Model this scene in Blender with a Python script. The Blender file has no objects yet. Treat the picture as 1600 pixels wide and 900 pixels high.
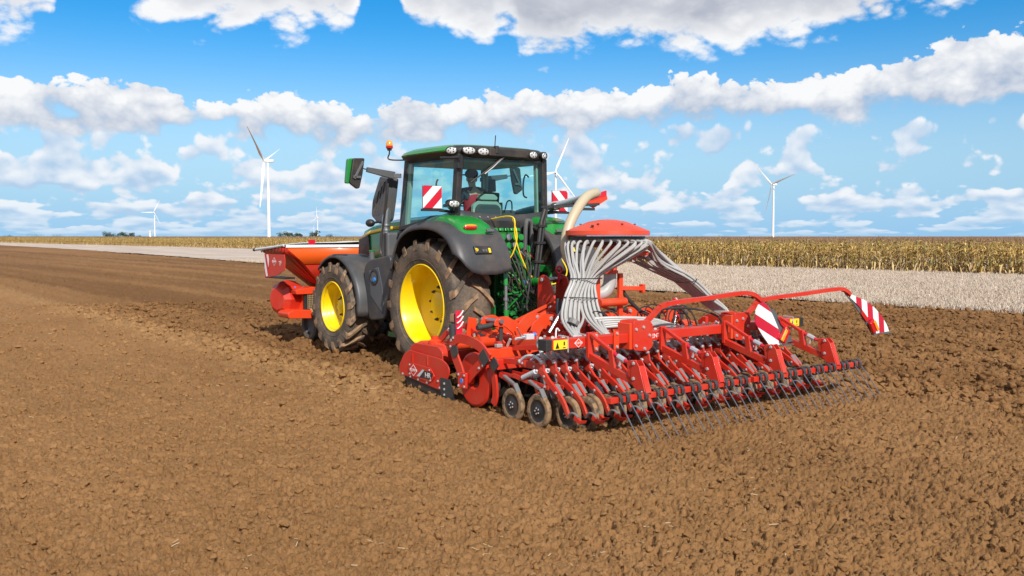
import bpy, bmesh, math, random
import numpy as np
from mathutils import Vector, Matrix

rng = np.random.default_rng(7)
random.seed(7)
scene = bpy.context.scene
COL = scene.collection
R = math.radians

# ---------------------------------------------------------------- camera
cam_d = bpy.data.cameras.new('camera')
cam = bpy.data.objects.new('camera', cam_d)
COL.objects.link(cam)
cam.location = (0, 0, 2.0)
cam.rotation_euler = (R(90 - 3.23), 0, 0)
cam_d.sensor_width = 36.0
cam_d.lens = 1435.0 / 1600.0 * 36.0
cam_d.clip_start = 0.1
cam_d.clip_end = 40000.0
scene.camera = cam

# ---------------------------------------------------------------- sun, exposure
SUN_AZ = R(162.0)          # clockwise from +Y: behind the camera, a little to the right
SUN_EL = R(37.0)
sun_d = bpy.data.lights.new('sun', 'SUN')
sun_d.energy = 4.7
sun_d.angle = R(0.53)
sun_d.color = (1.0, 0.955, 0.88)
sun = bpy.data.objects.new('sun', sun_d)
COL.objects.link(sun)
SDIR = Vector((math.sin(SUN_AZ) * math.cos(SUN_EL), math.cos(SUN_AZ) * math.cos(SUN_EL), math.sin(SUN_EL)))
sun.rotation_euler = (-SDIR).to_track_quat('-Z', 'Y').to_euler()
scene.view_settings.view_transform = 'Standard'
scene.view_settings.look = 'None'
scene.view_settings.exposure = 0.18
scene.view_settings.gamma = 1.0
scene.cycles.max_bounces = 6
scene.cycles.diffuse_bounces = 3
scene.cycles.caustics_reflective = False
scene.cycles.caustics_refractive = False
scene.cycles.transparent_max_bounces = 16


# ---------------------------------------------------------------- node expressions
class S:
    """a socket (or constant) one can calculate with"""
    tree = None

    def __init__(self, v):
        self.v = v

    def _m(self, op, *o, clamp=False):
        n = S.tree.nodes.new('ShaderNodeMath')
        n.operation = op
        n.use_clamp = clamp
        for i, a in enumerate((self,) + o):
            a = a.v if isinstance(a, S) else a
            if isinstance(a, (int, float)):
                n.inputs[i].default_value = a
            else:
                S.tree.links.new(a, n.inputs[i])
        return S(n.outputs[0])

    def __add__(s, o): return s._m('ADD', o)
    def __radd__(s, o): return s._m('ADD', o)
    def __sub__(s, o): return s._m('SUBTRACT', o)
    def __rsub__(s, o): return S(o)._m('SUBTRACT', s)
    def __mul__(s, o): return s._m('MULTIPLY', o)
    def __rmul__(s, o): return s._m('MULTIPLY', o)
    def __truediv__(s, o): return s._m('DIVIDE', o)
    def __rtruediv__(s, o): return S(o)._m('DIVIDE', s)
    def max(s, o): return s._m('MAXIMUM', o)
    def min(s, o): return s._m('MINIMUM', o)
    def clamp(s): return s._m('ADD', 0.0, clamp=True)
    def f(s, op, *o): return s._m(op, *o)

    def smooth(s, a, b):
        n = S.tree.nodes.new('ShaderNodeMapRange')
        n.interpolation_type = 'SMOOTHSTEP'
        S.tree.links.new(s.v, n.inputs[0])
        n.inputs[1].default_value = a
        n.inputs[2].default_value = b
        return S(n.outputs[0])


def nnode(t, kind, **k):
    n = t.nodes.new(kind)
    for a, b in k.items():
        setattr(n, a, b)
    return n


def vec3(x, y, z=0.0):
    n = S.tree.nodes.new('ShaderNodeCombineXYZ')
    for i, a in enumerate((x, y, z)):
        if isinstance(a, S):
            S.tree.links.new(a.v, n.inputs[i])
        else:
            n.inputs[i].default_value = a
    return n.outputs[0]


def noise(vec, scale=1.0, detail=5.0, rough=0.5, dist=0.0, lac=2.0):
    n = S.tree.nodes.new('ShaderNodeTexNoise')
    if vec is not None:
        S.tree.links.new(vec, n.inputs['Vector'])
    n.inputs['Scale'].default_value = scale
    n.inputs['Detail'].default_value = detail
    n.inputs['Roughness'].default_value = rough
    n.inputs['Lacunarity'].default_value = lac
    n.inputs['Distortion'].default_value = dist
    return S(n.outputs['Fac'])


def mixc(fac, a, b):
    n = S.tree.nodes.new('ShaderNodeMix')
    n.data_type = 'RGBA'
    for sock, v in ((n.inputs[0], fac), (n.inputs[6], a), (n.inputs[7], b)):
        v = v.v if isinstance(v, S) else v
        if isinstance(v, (int, float)):
            sock.default_value = v
        elif isinstance(v, (tuple, list)):
            sock.default_value = tuple(v) + ((1.0,) if len(v) == 3 else ())
        else:
            S.tree.links.new(v, sock)
    return n.outputs[2]


def curve(x, pts, lo, hi):
    """piecewise smooth function of x through pts, values between lo and hi"""
    n = S.tree.nodes.new('ShaderNodeFloatCurve')
    x0, x1 = pts[0][0], pts[-1][0]
    c = n.mapping.curves[0]
    q = [((a - x0) / (x1 - x0), (b - lo) / (hi - lo)) for a, b in pts]
    c.points[0].location = q[0]
    c.points[1].location = q[-1]
    for a, b in q[1:-1]:
        c.points.new(a, b)
    for p in c.points:
        p.handle_type = 'AUTO_CLAMPED'
    n.mapping.update()
    t = (x - x0) / (x1 - x0)
    S.tree.links.new(t.clamp().v, n.inputs['Value'])
    return S(n.outputs[0]) * (hi - lo) + lo


# ---------------------------------------------------------------- sky
world = bpy.data.worlds.new('World')
scene.world = world
world.use_nodes = True
wt = world.node_tree
wt.nodes.clear()
S.tree = wt
out = wt.nodes.new('ShaderNodeOutputWorld')
bg = wt.nodes.new('ShaderNodeBackground')
SKY_STRENGTH = 0.1
bg.inputs[1].default_value = SKY_STRENGTH
sky = wt.nodes.new('ShaderNodeTexSky')
sky.sky_type = 'NISHITA'
sky.sun_disc = False
sky.sun_elevation = SUN_EL
sky.sun_rotation = SUN_AZ
sky.altitude = 100.0
sky.air_density = 1.0
sky.dust_density = 0.35
sky.ozone_density = 3.5
hs = wt.nodes.new('ShaderNodeHueSaturation')
hs.inputs['Saturation'].default_value = 1.35
hs.inputs['Value'].default_value = 1.0
wt.links.new(sky.outputs[0], hs.inputs['Color'])

tc = wt.nodes.new('ShaderNodeTexCoord')
sep = wt.nodes.new('ShaderNodeSeparateXYZ')
wt.links.new(tc.outputs['Generated'], sep.inputs[0])
dx, dy, dz = (S(o) for o in sep.outputs)
az = dx.f('ARCTAN2', dy) * (180 / math.pi)
el = dz.f('ARCSINE') * (180 / math.pi)
azr = (az + 31.0).f('PINGPONG', 62.0) - 31.0              # cloud banks repeat round the horizon
wt.links.new((el.smooth(1.0, 13.0) * 0.48 + 1.0).v, hs.inputs['Saturation'])
wt.links.new((el.smooth(2.0, 12.0) * 0.18 + 1.0).v, hs.inputs['Value'])


def n2(u, v, det, rough=0.5, dist=0.0):
    n = wt.nodes.new('ShaderNodeTexNoise')
    n.noise_dimensions = '2D'
    wt.links.new(vec3(u, v), n.inputs['Vector'])
    n.inputs['Scale'].default_value = 1.0
    n.inputs['Detail'].default_value = det
    n.inputs['Roughness'].default_value = rough
    n.inputs['Distortion'].default_value = dist
    return S(n.outputs['Fac']) - 0.5


def hue(c, k):
    return tuple(k * a / SKY_STRENGTH for a in c)


WHITE = hue((1.0, 1.0, 1.0), 0.86)
GREY = hue((0.50, 0.58, 0.73), 0.82)
BASEGREY = hue((0.50, 0.53, 0.62), 0.80)
LOWGREY = hue((0.50, 0.69, 0.92), 0.80)
LOWWHITE = hue((0.93, 0.96, 1.0), 0.86)
# the thin veil of far cloud that pales the sky towards the horizon
clear = mixc(el.smooth(9.5, -0.5) * 0.86, hs.outputs[0], hue((0.27, 0.61, 0.98), 0.82))

# upper clouds: large, flat, seen from below
A_BOT = [(-31, 11.0), (-28.5, 10.9), (-26.4, 11.6), (-25.4, 14.6), (-24.4, 14.9), (-23.0, 12.6), (-20.5, 12.1), (-17.5, 11.6), (-14, 11.9),
         (-10.8, 12.1), (-9.4, 13.4), (-8.6, 15.2), (-7.3, 15.0), (-6.4, 12.6), (-4.3, 12.2), (-1.6, 11.4), (-0.4, 12.0), (0.5, 10.9), (2.0, 10.4), (3.8, 10.7),
         (6.0, 11.3), (8.5, 11.0), (12, 10.5), (15, 10.7), (19, 11.3), (23, 12.1), (27, 13.4), (31, 15.5)]
# long cumulus bank right across the view
B_BOT = [(-31, 6.0), (-26, 5.9), (-20, 5.7), (-17.6, 6.4), (-15, 5.7), (-11, 5.6), (-7, 5.7), (-3, 5.9), (1, 6.0), (5, 6.5), (10, 6.7), (15, 6.9), (19, 6.9), (24, 7.2), (31, 7.7)]
B_TOP = [(-31, 8.3), (-27.5, 8.7), (-24, 8.9), (-21, 8.8), (-18.6, 7.9), (-16.8, 8.2), (-14, 8.5), (-11.0, 8.3), (-8.7, 7.6), (-6.0, 8.7), (-3.4, 8.3), (-1, 8.8),
         (2, 8.9), (5, 9.3), (8, 8.9), (11, 10.0), (14, 9.3), (18, 9.4), (21, 9.8), (24, 10.4), (27, 11.2), (31, 11.0)]


def puff(u, v, fine=True):
    """rounded heaps with creases between them: sum of folded noises"""
    r = n2(u, v, 0.0).f('ABSOLUTE') * 2.0 + n2(u * 2.03 + 5.2, v * 2.03 + 1.7, 0.0).f('ABSOLUTE') * 1.1
    if fine:
        r = r + n2(u * 4.3 + 2.1, v * 4.3 + 7.4, 0.0).f('ABSOLUTE') * 0.62 + n2(u * 8.7, v * 8.7 + 3.3, 3.0, 0.62) * 0.42
    return r - (0.55 if fine else 0.42)


def layer_A(c):
    bot = curve(azr, A_BOT, 8.0, 17.0)
    n = puff(az * 0.26 + 40.0, el * 0.42)
    m = n2(az * 0.20 + 44.0, el * 0.34 + 0.2, 2.0)
    g = n2(az * 0.045 + 7.0, el * 0.05, 1.0) + 0.5
    d = ((el - bot) * 0.42).min(1.1) + n * 0.75 + m * 0.5 - (g - 0.56).max(0.0) * el.smooth(16.0, 26.0) * 24.0
    a = d.smooth(0.0, 0.52)
    lit = (0.95 - d.smooth(0.30, 1.25) * 0.80 + m * 1.3 + n * 0.55).clamp()
    return mixc(a * 0.97, c, mixc(lit, BASEGREY, WHITE))


def layer_B(c):
    bot = curve(azr, B_BOT, 5.0, 9.0)
    top = curve(azr, B_TOP, 7.0, 12.0)
    n = puff(az * 0.42, el * 0.55)
    m = n2(az * 0.33 + 1.0, el * 0.55, 2.0)
    h = (el - bot) / (top - bot)
    a = ((top - el) * 0.9 + n * 0.95 + m * 0.35).smooth(0.02, 0.20) * ((el - bot) * 0.50 + n * 0.40 + m * 2.0 + 0.12).smooth(0.0, 0.60)
    lit = (h.smooth(0.08, 0.80) * 0.85 + 0.06 + m * 1.7 + n * 0.60).clamp()
    return mixc(a * 0.97, c, mixc(lit, GREY, WHITE))


def layer_C(c):
    pe = el.max(0.0) + 1.0
    v = pe.f('LOGARITHM', 2.718)
    u = az * 0.33
    n = puff(u * 1.15, v * 2.3 + 11.0)
    m = n2(az * 0.33 + 3.0, v * 2.3 + 2.0, 2.0, 0.55)
    m2 = n2(az * 0.33 + 3.0, v * 2.3 + 2.14, 1.0, 0.55)
    cov = n2(az * 0.05 + 5.0, v * 1.1 + 6.0, 0.0)
    d = m * 3.0 + n * 0.62 + cov * 0.8 + az.smooth(-8.0, -31.0) * 0.25 + el.smooth(5.0, 1.5) * 0.22 - el.smooth(5.8, 7.6) * 0.9 - 0.03
    a = d.smooth(0.0, 0.30) * el.smooth(-0.2, 0.4)
    lit = (0.58 + (m - m2) * 4.0 + n * 0.55).clamp()
    return mixc(a * (0.95 - el.smooth(2.6, 0.0) * 0.40), c, mixc(lit, LOWGREY, LOWWHITE))


def emit(c):
    b = wt.nodes.new('ShaderNodeBackground')
    b.inputs[1].default_value = SKY_STRENGTH
    wt.links.new(c, b.inputs[0])
    return b.outputs[0]


def switch(edge, below, above):          # each layer is only worked out in its own belt of elevation
    n = wt.nodes.new('ShaderNodeMixShader')
    wt.links.new(el.f('GREATER_THAN', edge).v, n.inputs[0])
    wt.links.new(below, n.inputs[1])
    wt.links.new(above, n.inputs[2])
    return n.outputs[0]


wt.nodes.remove(bg)
low = switch(-0.3, emit(clear), switch(4.3, emit(layer_C(clear)), emit(layer_B(layer_C(clear)))))
high = switch(9.4, emit(layer_B(clear)), switch(12.4, emit(layer_A(layer_B(clear))), emit(layer_A(clear))))
wt.links.new(switch(7.6, low, high), out.inputs[0])
world.cycles.sampling_method = 'MANUAL'
world.cycles.sample_map_resolution = 512


# ================================================================= helpers
THETA = R(37.68)                       # heading of the tractor, left of the view axis
ORIGIN = Vector((-0.379, 14.503, 0))   # ground under the middle of the rear axle
MACH = Matrix.Translation(ORIGIN) @ Matrix.Rotation(THETA, 4, 'Z')


class MB:
    """collects shapes; build() links them as one mesh object"""

    def __init__(self):
        self.v, self.f, self.m = [], [], []
        self.mi = 0

    def add(self, vs, fs):
        k = len(self.v)
        self.v += [tuple(p) for p in vs]
        self.f += [tuple(i + k for i in f) for f in fs]
        self.m += [self.mi] * len(fs)
        return self

    def box(self, c, s, rot=None):
        c = Vector(c)
        vs = []
        for sx in (-.5, .5):
            for sy in (-.5, .5):
                for sz in (-.5, .5):
                    p = Vector((sx * s[0], sy * s[1], sz * s[2]))
                    if rot is not None:
                        p = rot @ p
                    vs.append(c + p)
        return self.add(vs, [(0, 1, 3, 2), (4, 6, 7, 5), (0, 4, 5, 1), (2, 3, 7, 6), (0, 2, 6, 4), (1, 5, 7, 3)])

    def span(self, a, b):
        c = [(p + q) / 2 for p, q in zip(a, b)]
        return self.box(c, [abs(q - p) for p, q in zip(a, b)])

    def beam(self, a, b, w, h, up=(0, 0, 1), w2=None, h2=None):
        a, b = Vector(a), Vector(b)
        d = (b - a).normalized()
        u = Vector(up)
        s = d.cross(u)
        if s.length < 1e-5:
            s = d.cross(Vector((1, 0, 0)))
        s.normalize()
        u = s.cross(d)
        w2 = w if w2 is None else w2
        h2 = h if h2 is None else h2
        vs = []
        for p, ww, hh in ((a, w, h), (b, w2, h2)):
            for i, j in ((-1, -1), (1, -1), (1, 1), (-1, 1)):
                vs.append(p + s * (i * ww / 2) + u * (j * hh / 2))
        return self.add(vs, [(3, 2, 1, 0), (4, 5, 6, 7), (0, 1, 5, 4), (1, 2, 6, 5), (2, 3, 7, 6), (3, 0, 4, 7)])

    def tube(self, pts, r, n=8, caps=True, closed=False):
        pts = [Vector(p) for p in pts]
        rs = r if isinstance(r, (list, tuple)) else [r] * len(pts)
        L = len(pts)
        vs, fs = [], []
        prev = None
        for i, p in enumerate(pts):
            if closed:
                t = pts[(i + 1) % L] - pts[i - 1]
            else:
                t = pts[min(i + 1, L - 1)] - pts[max(i - 1, 0)]
            t.normalize()
            if prev is None:
                a = t.orthogonal().normalized()
            else:
                a = prev - t * prev.dot(t)
                a = a.normalized() if a.length > 1e-6 else t.orthogonal().normalized()
            prev = a
            b = t.cross(a)
            for k in range(n):
                g = 2 * math.pi * k / n
                vs.append(p + (a * math.cos(g) + b * math.sin(g)) * rs[i])
        for i in range(L if closed else L - 1):
            j = (i + 1) % L
            for k in range(n):
                q = (k + 1) % n
                fs.append((i * n + k, i * n + q, j * n + q, j * n + k))
        if caps and not closed:
            fs.append(tuple(range(n - 1, -1, -1)))
            fs.append(tuple(range((L - 1) * n, L * n)))
        return self.add(vs, fs)

    def lathe(self, prof, c, axis, n=32, a0=0.0, a1=2 * math.pi, close=False):
        """prof: (radius, distance along axis)"""
        ax = Vector(axis).normalized()
        c = Vector(c)
        e = Vector((0, 0, 1)) if abs(ax.z) < .9 else Vector((1, 0, 0))
        u = (e - ax * e.dot(ax)).normalized()
        w = ax.cross(u)
        full = abs(a1 - a0 - 2 * math.pi) < 1e-6
        m = n if full else n + 1
        P = len(prof)
        vs, fs = [], []
        for k in range(m):
            g = a0 + (a1 - a0) * k / n
            d = u * math.cos(g) + w * math.sin(g)
            for r, h in prof:
                vs.append(c + d * r + ax * h)
        for k in range(n):
            q = (k + 1) % m
            for i in range(P if close else P - 1):
                j = (i + 1) % P
                fs.append((k * P + i, q * P + i, q * P + j, k * P + j))
        return self.add(vs, fs)

    def prism(self, poly, plane, d0, d1):
        """extrude a 2-D outline; plane 'yz' runs d along x, 'xz' along y, 'xy' along z"""
        mk = {'yz': lambda a, b, d: (d, a, b), 'xz': lambda a, b, d: (a, d, b), 'xy': lambda a, b, d: (a, b, d)}[plane]
        n = len(poly)
        ar = sum(poly[i][0] * poly[(i + 1) % n][1] - poly[(i + 1) % n][0] * poly[i][1] for i in range(n))
        if (ar > 0) == (plane == 'xz'):
            poly = poly[::-1]
        if d0 > d1:
            d0, d1 = d1, d0
        vs = [mk(a, b, d0) for a, b in poly] + [mk(a, b, d1) for a, b in poly]
        fs = [tuple(range(n - 1, -1, -1)), tuple(range(n, 2 * n))]
        fs += [(i, (i + 1) % n, n + (i + 1) % n, n + i) for i in range(n)]
        return self.add(vs, fs)

    def grid(self, rows):
        m = len(rows[0])
        vs = [p for r in rows for p in r]
        fs = [(i * m + j, i * m + j + 1, (i + 1) * m + j + 1, (i + 1) * m + j) for i in range(len(rows) - 1) for j in range(m - 1)]
        return self.add(vs, fs)

    def ball(self, c, r, n=10, sq=(1, 1, 1)):
        prof = [(math.sin(math.pi * i / n) * r, -math.cos(math.pi * i / n) * r) for i in range(n + 1)]
        k = len(self.v)
        self.lathe(prof, (0, 0, 0), (0, 0, 1), 2 * n)
        for i in range(k, len(self.v)):
            p = self.v[i]
            self.v[i] = (c[0] + p[0] * sq[0], c[1] + p[1] * sq[1], c[2] + p[2] * sq[2])
        return self

    def bolt(self, c, axis, r=.014, h=.012):
        return self.lathe([(0, h), (r * .8, h), (r, h * .6), (r, 0)], c, axis, 6)

    def mesh(self, name, org=(0, 0, 0), angle=32):
        me = bpy.data.meshes.new(name)
        o = Vector(org)
        me.from_pydata([Vector(p) - o for p in self.v], [], self.f)
        me.polygons.foreach_set('material_index', self.m)
        bm = bmesh.new()
        bm.from_mesh(me)
        bmesh.ops.remove_doubles(bm, verts=bm.verts, dist=1e-5)
        bmesh.ops.recalc_face_normals(bm, faces=bm.faces)
        bm.to_mesh(me)
        bm.free()
        me.polygons.foreach_set('use_smooth', [True] * len(me.polygons))
        me.set_sharp_from_angle(angle=R(angle))
        return me

    def build(self, name, mat, parent=None, bevel=0, solid=0, angle=32, label=None, org=None):
        org = base_of(parent) if org is None else org
        me = self.mesh(name, org, angle)
        for m in (mat if isinstance(mat, (list, tuple)) else [mat]):
            me.materials.append(m)
        o = bpy.data.objects.new(name, me)
        COL.objects.link(o)
        o.parent = parent
        if solid:
            q = o.modifiers.new('solid', 'SOLIDIFY')
            q.thickness = solid
            q.offset = 0
        if bevel:
            q = o.modifiers.new('bevel', 'BEVEL')
            q.width = bevel
            q.segments = 2
            q.limit_method = 'ANGLE'
            q.angle_limit = R(40)
            q.harden_normals = True
        if label:
            o['label'] = label
        return o


BASES = {}


def base_of(o):
    while o is not None:
        if o.name in BASES:
            return BASES[o.name]
        o = o.parent
    return (0, 0, 0)


def thing(name, label, cat, base=None, loc=None, rotz=0.0, group=None):
    """Empty at a thing's base; base = machine coordinates, loc = world coordinates"""
    o = bpy.data.objects.new(name, None)
    COL.objects.link(o)
    o.empty_display_size = .3
    if base is not None:
        o.matrix_world = MACH @ Matrix.Translation(base)
        BASES[o.name] = tuple(base)
    else:
        o.location = loc
        o.rotation_euler = (0, 0, rotz)
        BASES[o.name] = (0, 0, 0)
    tag(o, label, cat, group)
    return o


def tag(o, label=None, cat=None, group=None, kind=None):
    for k, v in (('label', label), ('category', cat), ('group', group), ('kind', kind)):
        if v:
            o[k] = v
    return o


def spline(pts, n=6, closed=False):
    """Catmull-Rom through the points"""
    P = [Vector(p) for p in pts]
    L = len(P)
    out_ = []
    for i in range(L if closed else L - 1):
        if closed:
            a, b, c, d = P[i - 1], P[i], P[(i + 1) % L], P[(i + 2) % L]
        else:
            a, b, c, d = P[max(i - 1, 0)], P[i], P[i + 1], P[min(i + 2, L - 1)]
        for k in range(n):
            t = k / n
            out_.append(.5 * ((2 * b) + (c - a) * t + (2 * a - 5 * b + 4 * c - d) * t * t + (3 * b - a - 3 * c + d) * t ** 3))
    if not closed:
        out_.append(P[-1])
    return out_


def arc(cx, cy, r, a0, a1, n):
    return [(cx + r * math.cos(R(a0 + (a1 - a0) * i / n)), cy + r * math.sin(R(a0 + (a1 - a0) * i / n))) for i in range(n + 1)]


def rounded(poly, r, n=3):
    """round the corners of a 2-D outline"""
    o = []
    L = len(poly)
    for i in range(L):
        p = Vector(poly[i] + (0,)) if len(poly[i]) == 2 else Vector(poly[i])
        a = Vector((poly[i - 1][0], poly[i - 1][1], 0))
        b = Vector((poly[(i + 1) % L][0], poly[(i + 1) % L][1], 0))
        da, db = a - p, b - p
        q = min(r, da.length * .45, db.length * .45)
        s, e = p + da.normalized() * q, p + db.normalized() * q
        for k in range(n + 1):
            t = k / n
            m = s * (1 - t) ** 2 + p * 2 * t * (1 - t) + e * t * t
            o.append((m.x, m.y))
    return o


# ================================================================= materials
def mat(name):
    m = bpy.data.materials.new(name)
    m.use_nodes = True
    S.tree = m.node_tree
    return m, m.node_tree.nodes['Principled BSDF']


def setin(b, **k):
    for n, v in k.items():
        n = n.replace('_', ' ')
        if isinstance(v, S):
            S.tree.links.new(v.v, b.inputs[n])
        elif hasattr(v, 'is_output'):
            S.tree.links.new(v, b.inputs[n])
        elif isinstance(v, tuple):
            b.inputs[n].default_value = v + (1.0,) if len(v) == 3 else v
        else:
            b.inputs[n].default_value = v


def objco():
    n = S.tree.nodes.new('ShaderNodeTexCoord')
    return n.outputs['Object']


def bump(b, h, dist=0.01, strength=1.0):
    n = S.tree.nodes.new('ShaderNodeBump')
    n.inputs['Strength'].default_value = strength
    n.inputs['Distance'].default_value = dist
    S.tree.links.new(h.v, n.inputs['Height'])
    S.tree.links.new(n.outputs[0], b.inputs['Normal'])


DUST = (0.30, 0.19, 0.10)


def paint(name, c, rough=.35, dust=.25, coat=.3, metal=0.0, dscale=3.0, spec=.5):
    """a finish with a thin uneven film of field dust and fine scuffs"""
    m, b = mat(name)
    co = objco()
    n1 = noise(co, dscale, 6, .62)
    n2_ = noise(co, dscale * 14, 3, .6)
    d = (n1.smooth(.40, .78) * .75 + n2_.smooth(.55, .8) * .35) * dust
    setin(b, Base_Color=mixc(d, c, DUST), Roughness=(d * .5 + rough + (n1 - .5) * .12), Metallic=metal)
    b.inputs['Coat Weight'].default_value = coat
    b.inputs['Coat Roughness'].default_value = .12
    b.inputs['Specular IOR Level'].default_value = spec
    return m


RED = paint('red_paint', (0.54, 0.024, 0.010), .42, .24, .10)
ORANGE = paint('orange_red_paint', (0.68, 0.050, 0.010), .42, .24, .10)
GREEN = paint('green_paint', (0.010, 0.215, 0.030), .28, .08, .4)
YELLOW = paint('yellow_paint', (0.86, 0.58, 0.0), .36, .16, .3, dscale=5)
BLACK = paint('black_plastic', (0.016, 0.017, 0.019), .45, .20, 0)
FENDER = paint('dark_grey_fender_plastic', (0.045, 0.047, 0.052), .48, .28, 0)
GREYP = paint('grey_plastic', (0.085, 0.092, 0.10), .5, .2, 0)
GREYD = paint('charcoal_metal', (0.05, 0.055, 0.06), .45, .2, 0, .3)
STEEL = paint('bare_steel', (0.42, 0.43, 0.45), .3, .12, 0, .85)
ZINC = paint('zinc_bolts', (0.62, 0.63, 0.64), .35, .05, 0, .6)
HOSE = paint('grey_seed_hose', (0.40, 0.395, 0.385), .42, .28, .1, dscale=5)
HOSEDARK = paint('grey_hose_sleeve', (0.16, 0.165, 0.17), .5, .25, 0)
BEIGE = paint('beige_suction_hose', (0.46, 0.40, 0.27), .4, .12, .1)
HOPORANGE = paint('bright_orange_paint', (0.80, 0.105, 0.010), .40, .10, .12)
TINE = paint('worn_tine_steel', (0.20, 0.21, 0.24), .35, .10, 0, .7)
RUBBER = paint('black_rubber', (0.02, 0.02, 0.02), .6, .25, 0)
WHITEP = paint('white_paint', (0.8, 0.8, 0.8), .4, .06, .1)
TARP = paint('pale_grey_tarp', (0.52, 0.55, 0.58), .55, .12, 0)
YELLOWP = paint('yellow_sticker', (0.85, 0.62, 0.02), .5, .06, 0)
YCABLE = paint('yellow_cable', (0.85, 0.60, 0.01), .45, .03, 0)
CREAM = paint('pale_trim_plastic', (0.36, 0.38, 0.30), .6, .08, 0)
SEATM = paint('dark_seat_cloth', (0.05, 0.06, 0.065), .9, .05, 0)
RIMTRIM = paint('dark_green_iron', (0.008, 0.13, 0.03), .42, .32, .1, dscale=7)
DARKIRON = paint('dark_iron', (0.03, 0.03, 0.032), .5, .35, 0, .3)
BLUEP = paint('blue_plastic', (0.03, 0.22, 0.62), .4, .05, 0)
REDFLAT = paint('red_film', (0.55, 0.008, 0.03), .35, .05, .2)
AMBER = paint('amber_lens', (0.85, 0.30, 0.01), .18, .03, .8)
REDLENS = paint('red_lens', (0.50, 0.006, 0.012), .15, .03, .8)
LENS = paint('lamp_lens', (0.72, 0.74, 0.74), .12, .02, .8, .25)
BRASS = paint('pale_tan_box', (0.42, 0.30, 0.15), .6, .2, 0)


def tyre_mat():
    m, b = mat('tyre_rubber')
    co = objco()
    n1 = noise(co, 4, 5, .6)
    n2_ = noise(co, 30, 4, .6)
    d = (n1.smooth(.30, .72) * .55 + n2_.smooth(.42, .72) * .35)
    setin(b, Base_Color=mixc(d, (0.050, 0.043, 0.037), (0.22, 0.155, 0.100)), Roughness=.78)
    bump(b, n2_, .004)
    return m


def lug_mat():
    m, b = mat('dusty_tyre_lug')
    co = objco()
    n1 = noise(co, 6, 5, .65)
    setin(b, Base_Color=mixc(n1.smooth(.33, .60), (0.08, 0.062, 0.048), (0.33, 0.205, 0.115)), Roughness=.85)
    bump(b, noise(co, 40, 4, .6), .004)
    return m


TYRE, LUG = tyre_mat(), lug_mat()


def glass_mat(name, tint, refl=1.0):
    m, b = mat(name)
    t = m.node_tree
    t.nodes.remove(b)
    tr = t.nodes.new('ShaderNodeBsdfTransparent')
    tr.inputs[0].default_value = tint + (1,)
    gl = t.nodes.new('ShaderNodeBsdfGlossy')
    gl.inputs['Roughness'].default_value = .03
    ge = t.nodes.new('ShaderNodeNewGeometry')
    dp = t.nodes.new('ShaderNodeVectorMath')
    dp.operation = 'DOT_PRODUCT'
    t.links.new(ge.outputs['Incoming'], dp.inputs[0])
    t.links.new(ge.outputs['Normal'], dp.inputs[1])
    fr = (1.0 - S(dp.outputs['Value']).f('ABSOLUTE')).f('POWER', 5.0) * 0.90 + 0.045   # thin pane, same from both sides
    mx = t.nodes.new('ShaderNodeMixShader')
    t.links.new((fr * refl).v, mx.inputs[0])
    t.links.new(tr.outputs[0], mx.inputs[1])
    t.links.new(gl.outputs[0], mx.inputs[2])
    t.links.new(mx.outputs[0], t.nodes['Material Output'].inputs[0])
    return m


GLASS = glass_mat('teal_cab_glass', (0.60, 0.89, 0.91))


def stripes(name, dirv, period, phase, c1=(0.55, 0.008, 0.03), c2=(0.78, 0.78, 0.79)):
    """diagonal red and white reflective film (flat print)"""
    m, b = mat(name)
    n = S.tree.nodes.new('ShaderNodeVectorMath')
    n.operation = 'DOT_PRODUCT'
    S.tree.links.new(objco(), n.inputs[0])
    n.inputs[1].default_value = dirv
    v = (S(n.outputs['Value']) / period + phase).f('FRACT')
    setin(b, Base_Color=mixc(v.f('GREATER_THAN', .5), c1, c2), Roughness=.35)
    return m


# ================================================================= land
TABS = [np.random.default_rng(100 + i).random((256, 256)) for i in range(12)]


def vnoise(x, y, k=0):
    T = TABS[k % 12]
    xi = np.floor(x).astype(np.int64)
    yi = np.floor(y).astype(np.int64)
    fx, fy = x - xi, y - yi
    fx = fx * fx * (3 - 2 * fx)
    fy = fy * fy * (3 - 2 * fy)
    a, b = T[xi & 255, yi & 255], T[(xi + 1) & 255, yi & 255]
    c, d = T[xi & 255, (yi + 1) & 255], T[(xi + 1) & 255, (yi + 1) & 255]
    return (a * (1 - fx) + b * fx) * (1 - fy) + (c * (1 - fx) + d * fx) * fy


def fbm(x, y, octs, k=0, gain=.5):
    s, a, t = 0, 1.0, 0
    for i in range(octs):
        s = s + a * vnoise(x * 2 ** i + 17.3 * i, y * 2 ** i + 9.1 * i, k + i)
        t += a
        a *= gain
    return s / t - .5


def clods(x, y, cell, k, rmin=.28, rmax=.62, keep=.8):
    """height of scattered lumps, in units of the cell"""
    u, v = x / cell, y / cell
    du = vnoise(u * 1.7, v * 1.7, k) - .5
    dv = vnoise(u * 1.7 + 31, v * 1.7 + 5, k + 1) - .5
    u, v = u + du * .55, v + dv * .55
    xi, yi = np.floor(u).astype(np.int64), np.floor(v).astype(np.int64)
    A, B, C_, D = TABS[k % 12], TABS[(k + 1) % 12], TABS[(k + 2) % 12], TABS[(k + 3) % 12]
    h = np.zeros_like(u)
    for i in (-1, 0, 1):
        for j in (-1, 0, 1):
            a, b = (xi + i) & 255, (yi + j) & 255
            px, py = xi + i + A[a, b], yi + j + B[a, b]
            r = rmin + (rmax - rmin) * C_[a, b] ** 2
            q = 1 - ((u - px) ** 2 + (v - py) ** 2) / (r * r)
            z = np.sqrt(np.clip(q, 0, 1)) * r * (D[a, b] < keep) * (.6 + .6 * D[b, a])
            h = np.maximum(h, z)
    return h


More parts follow.
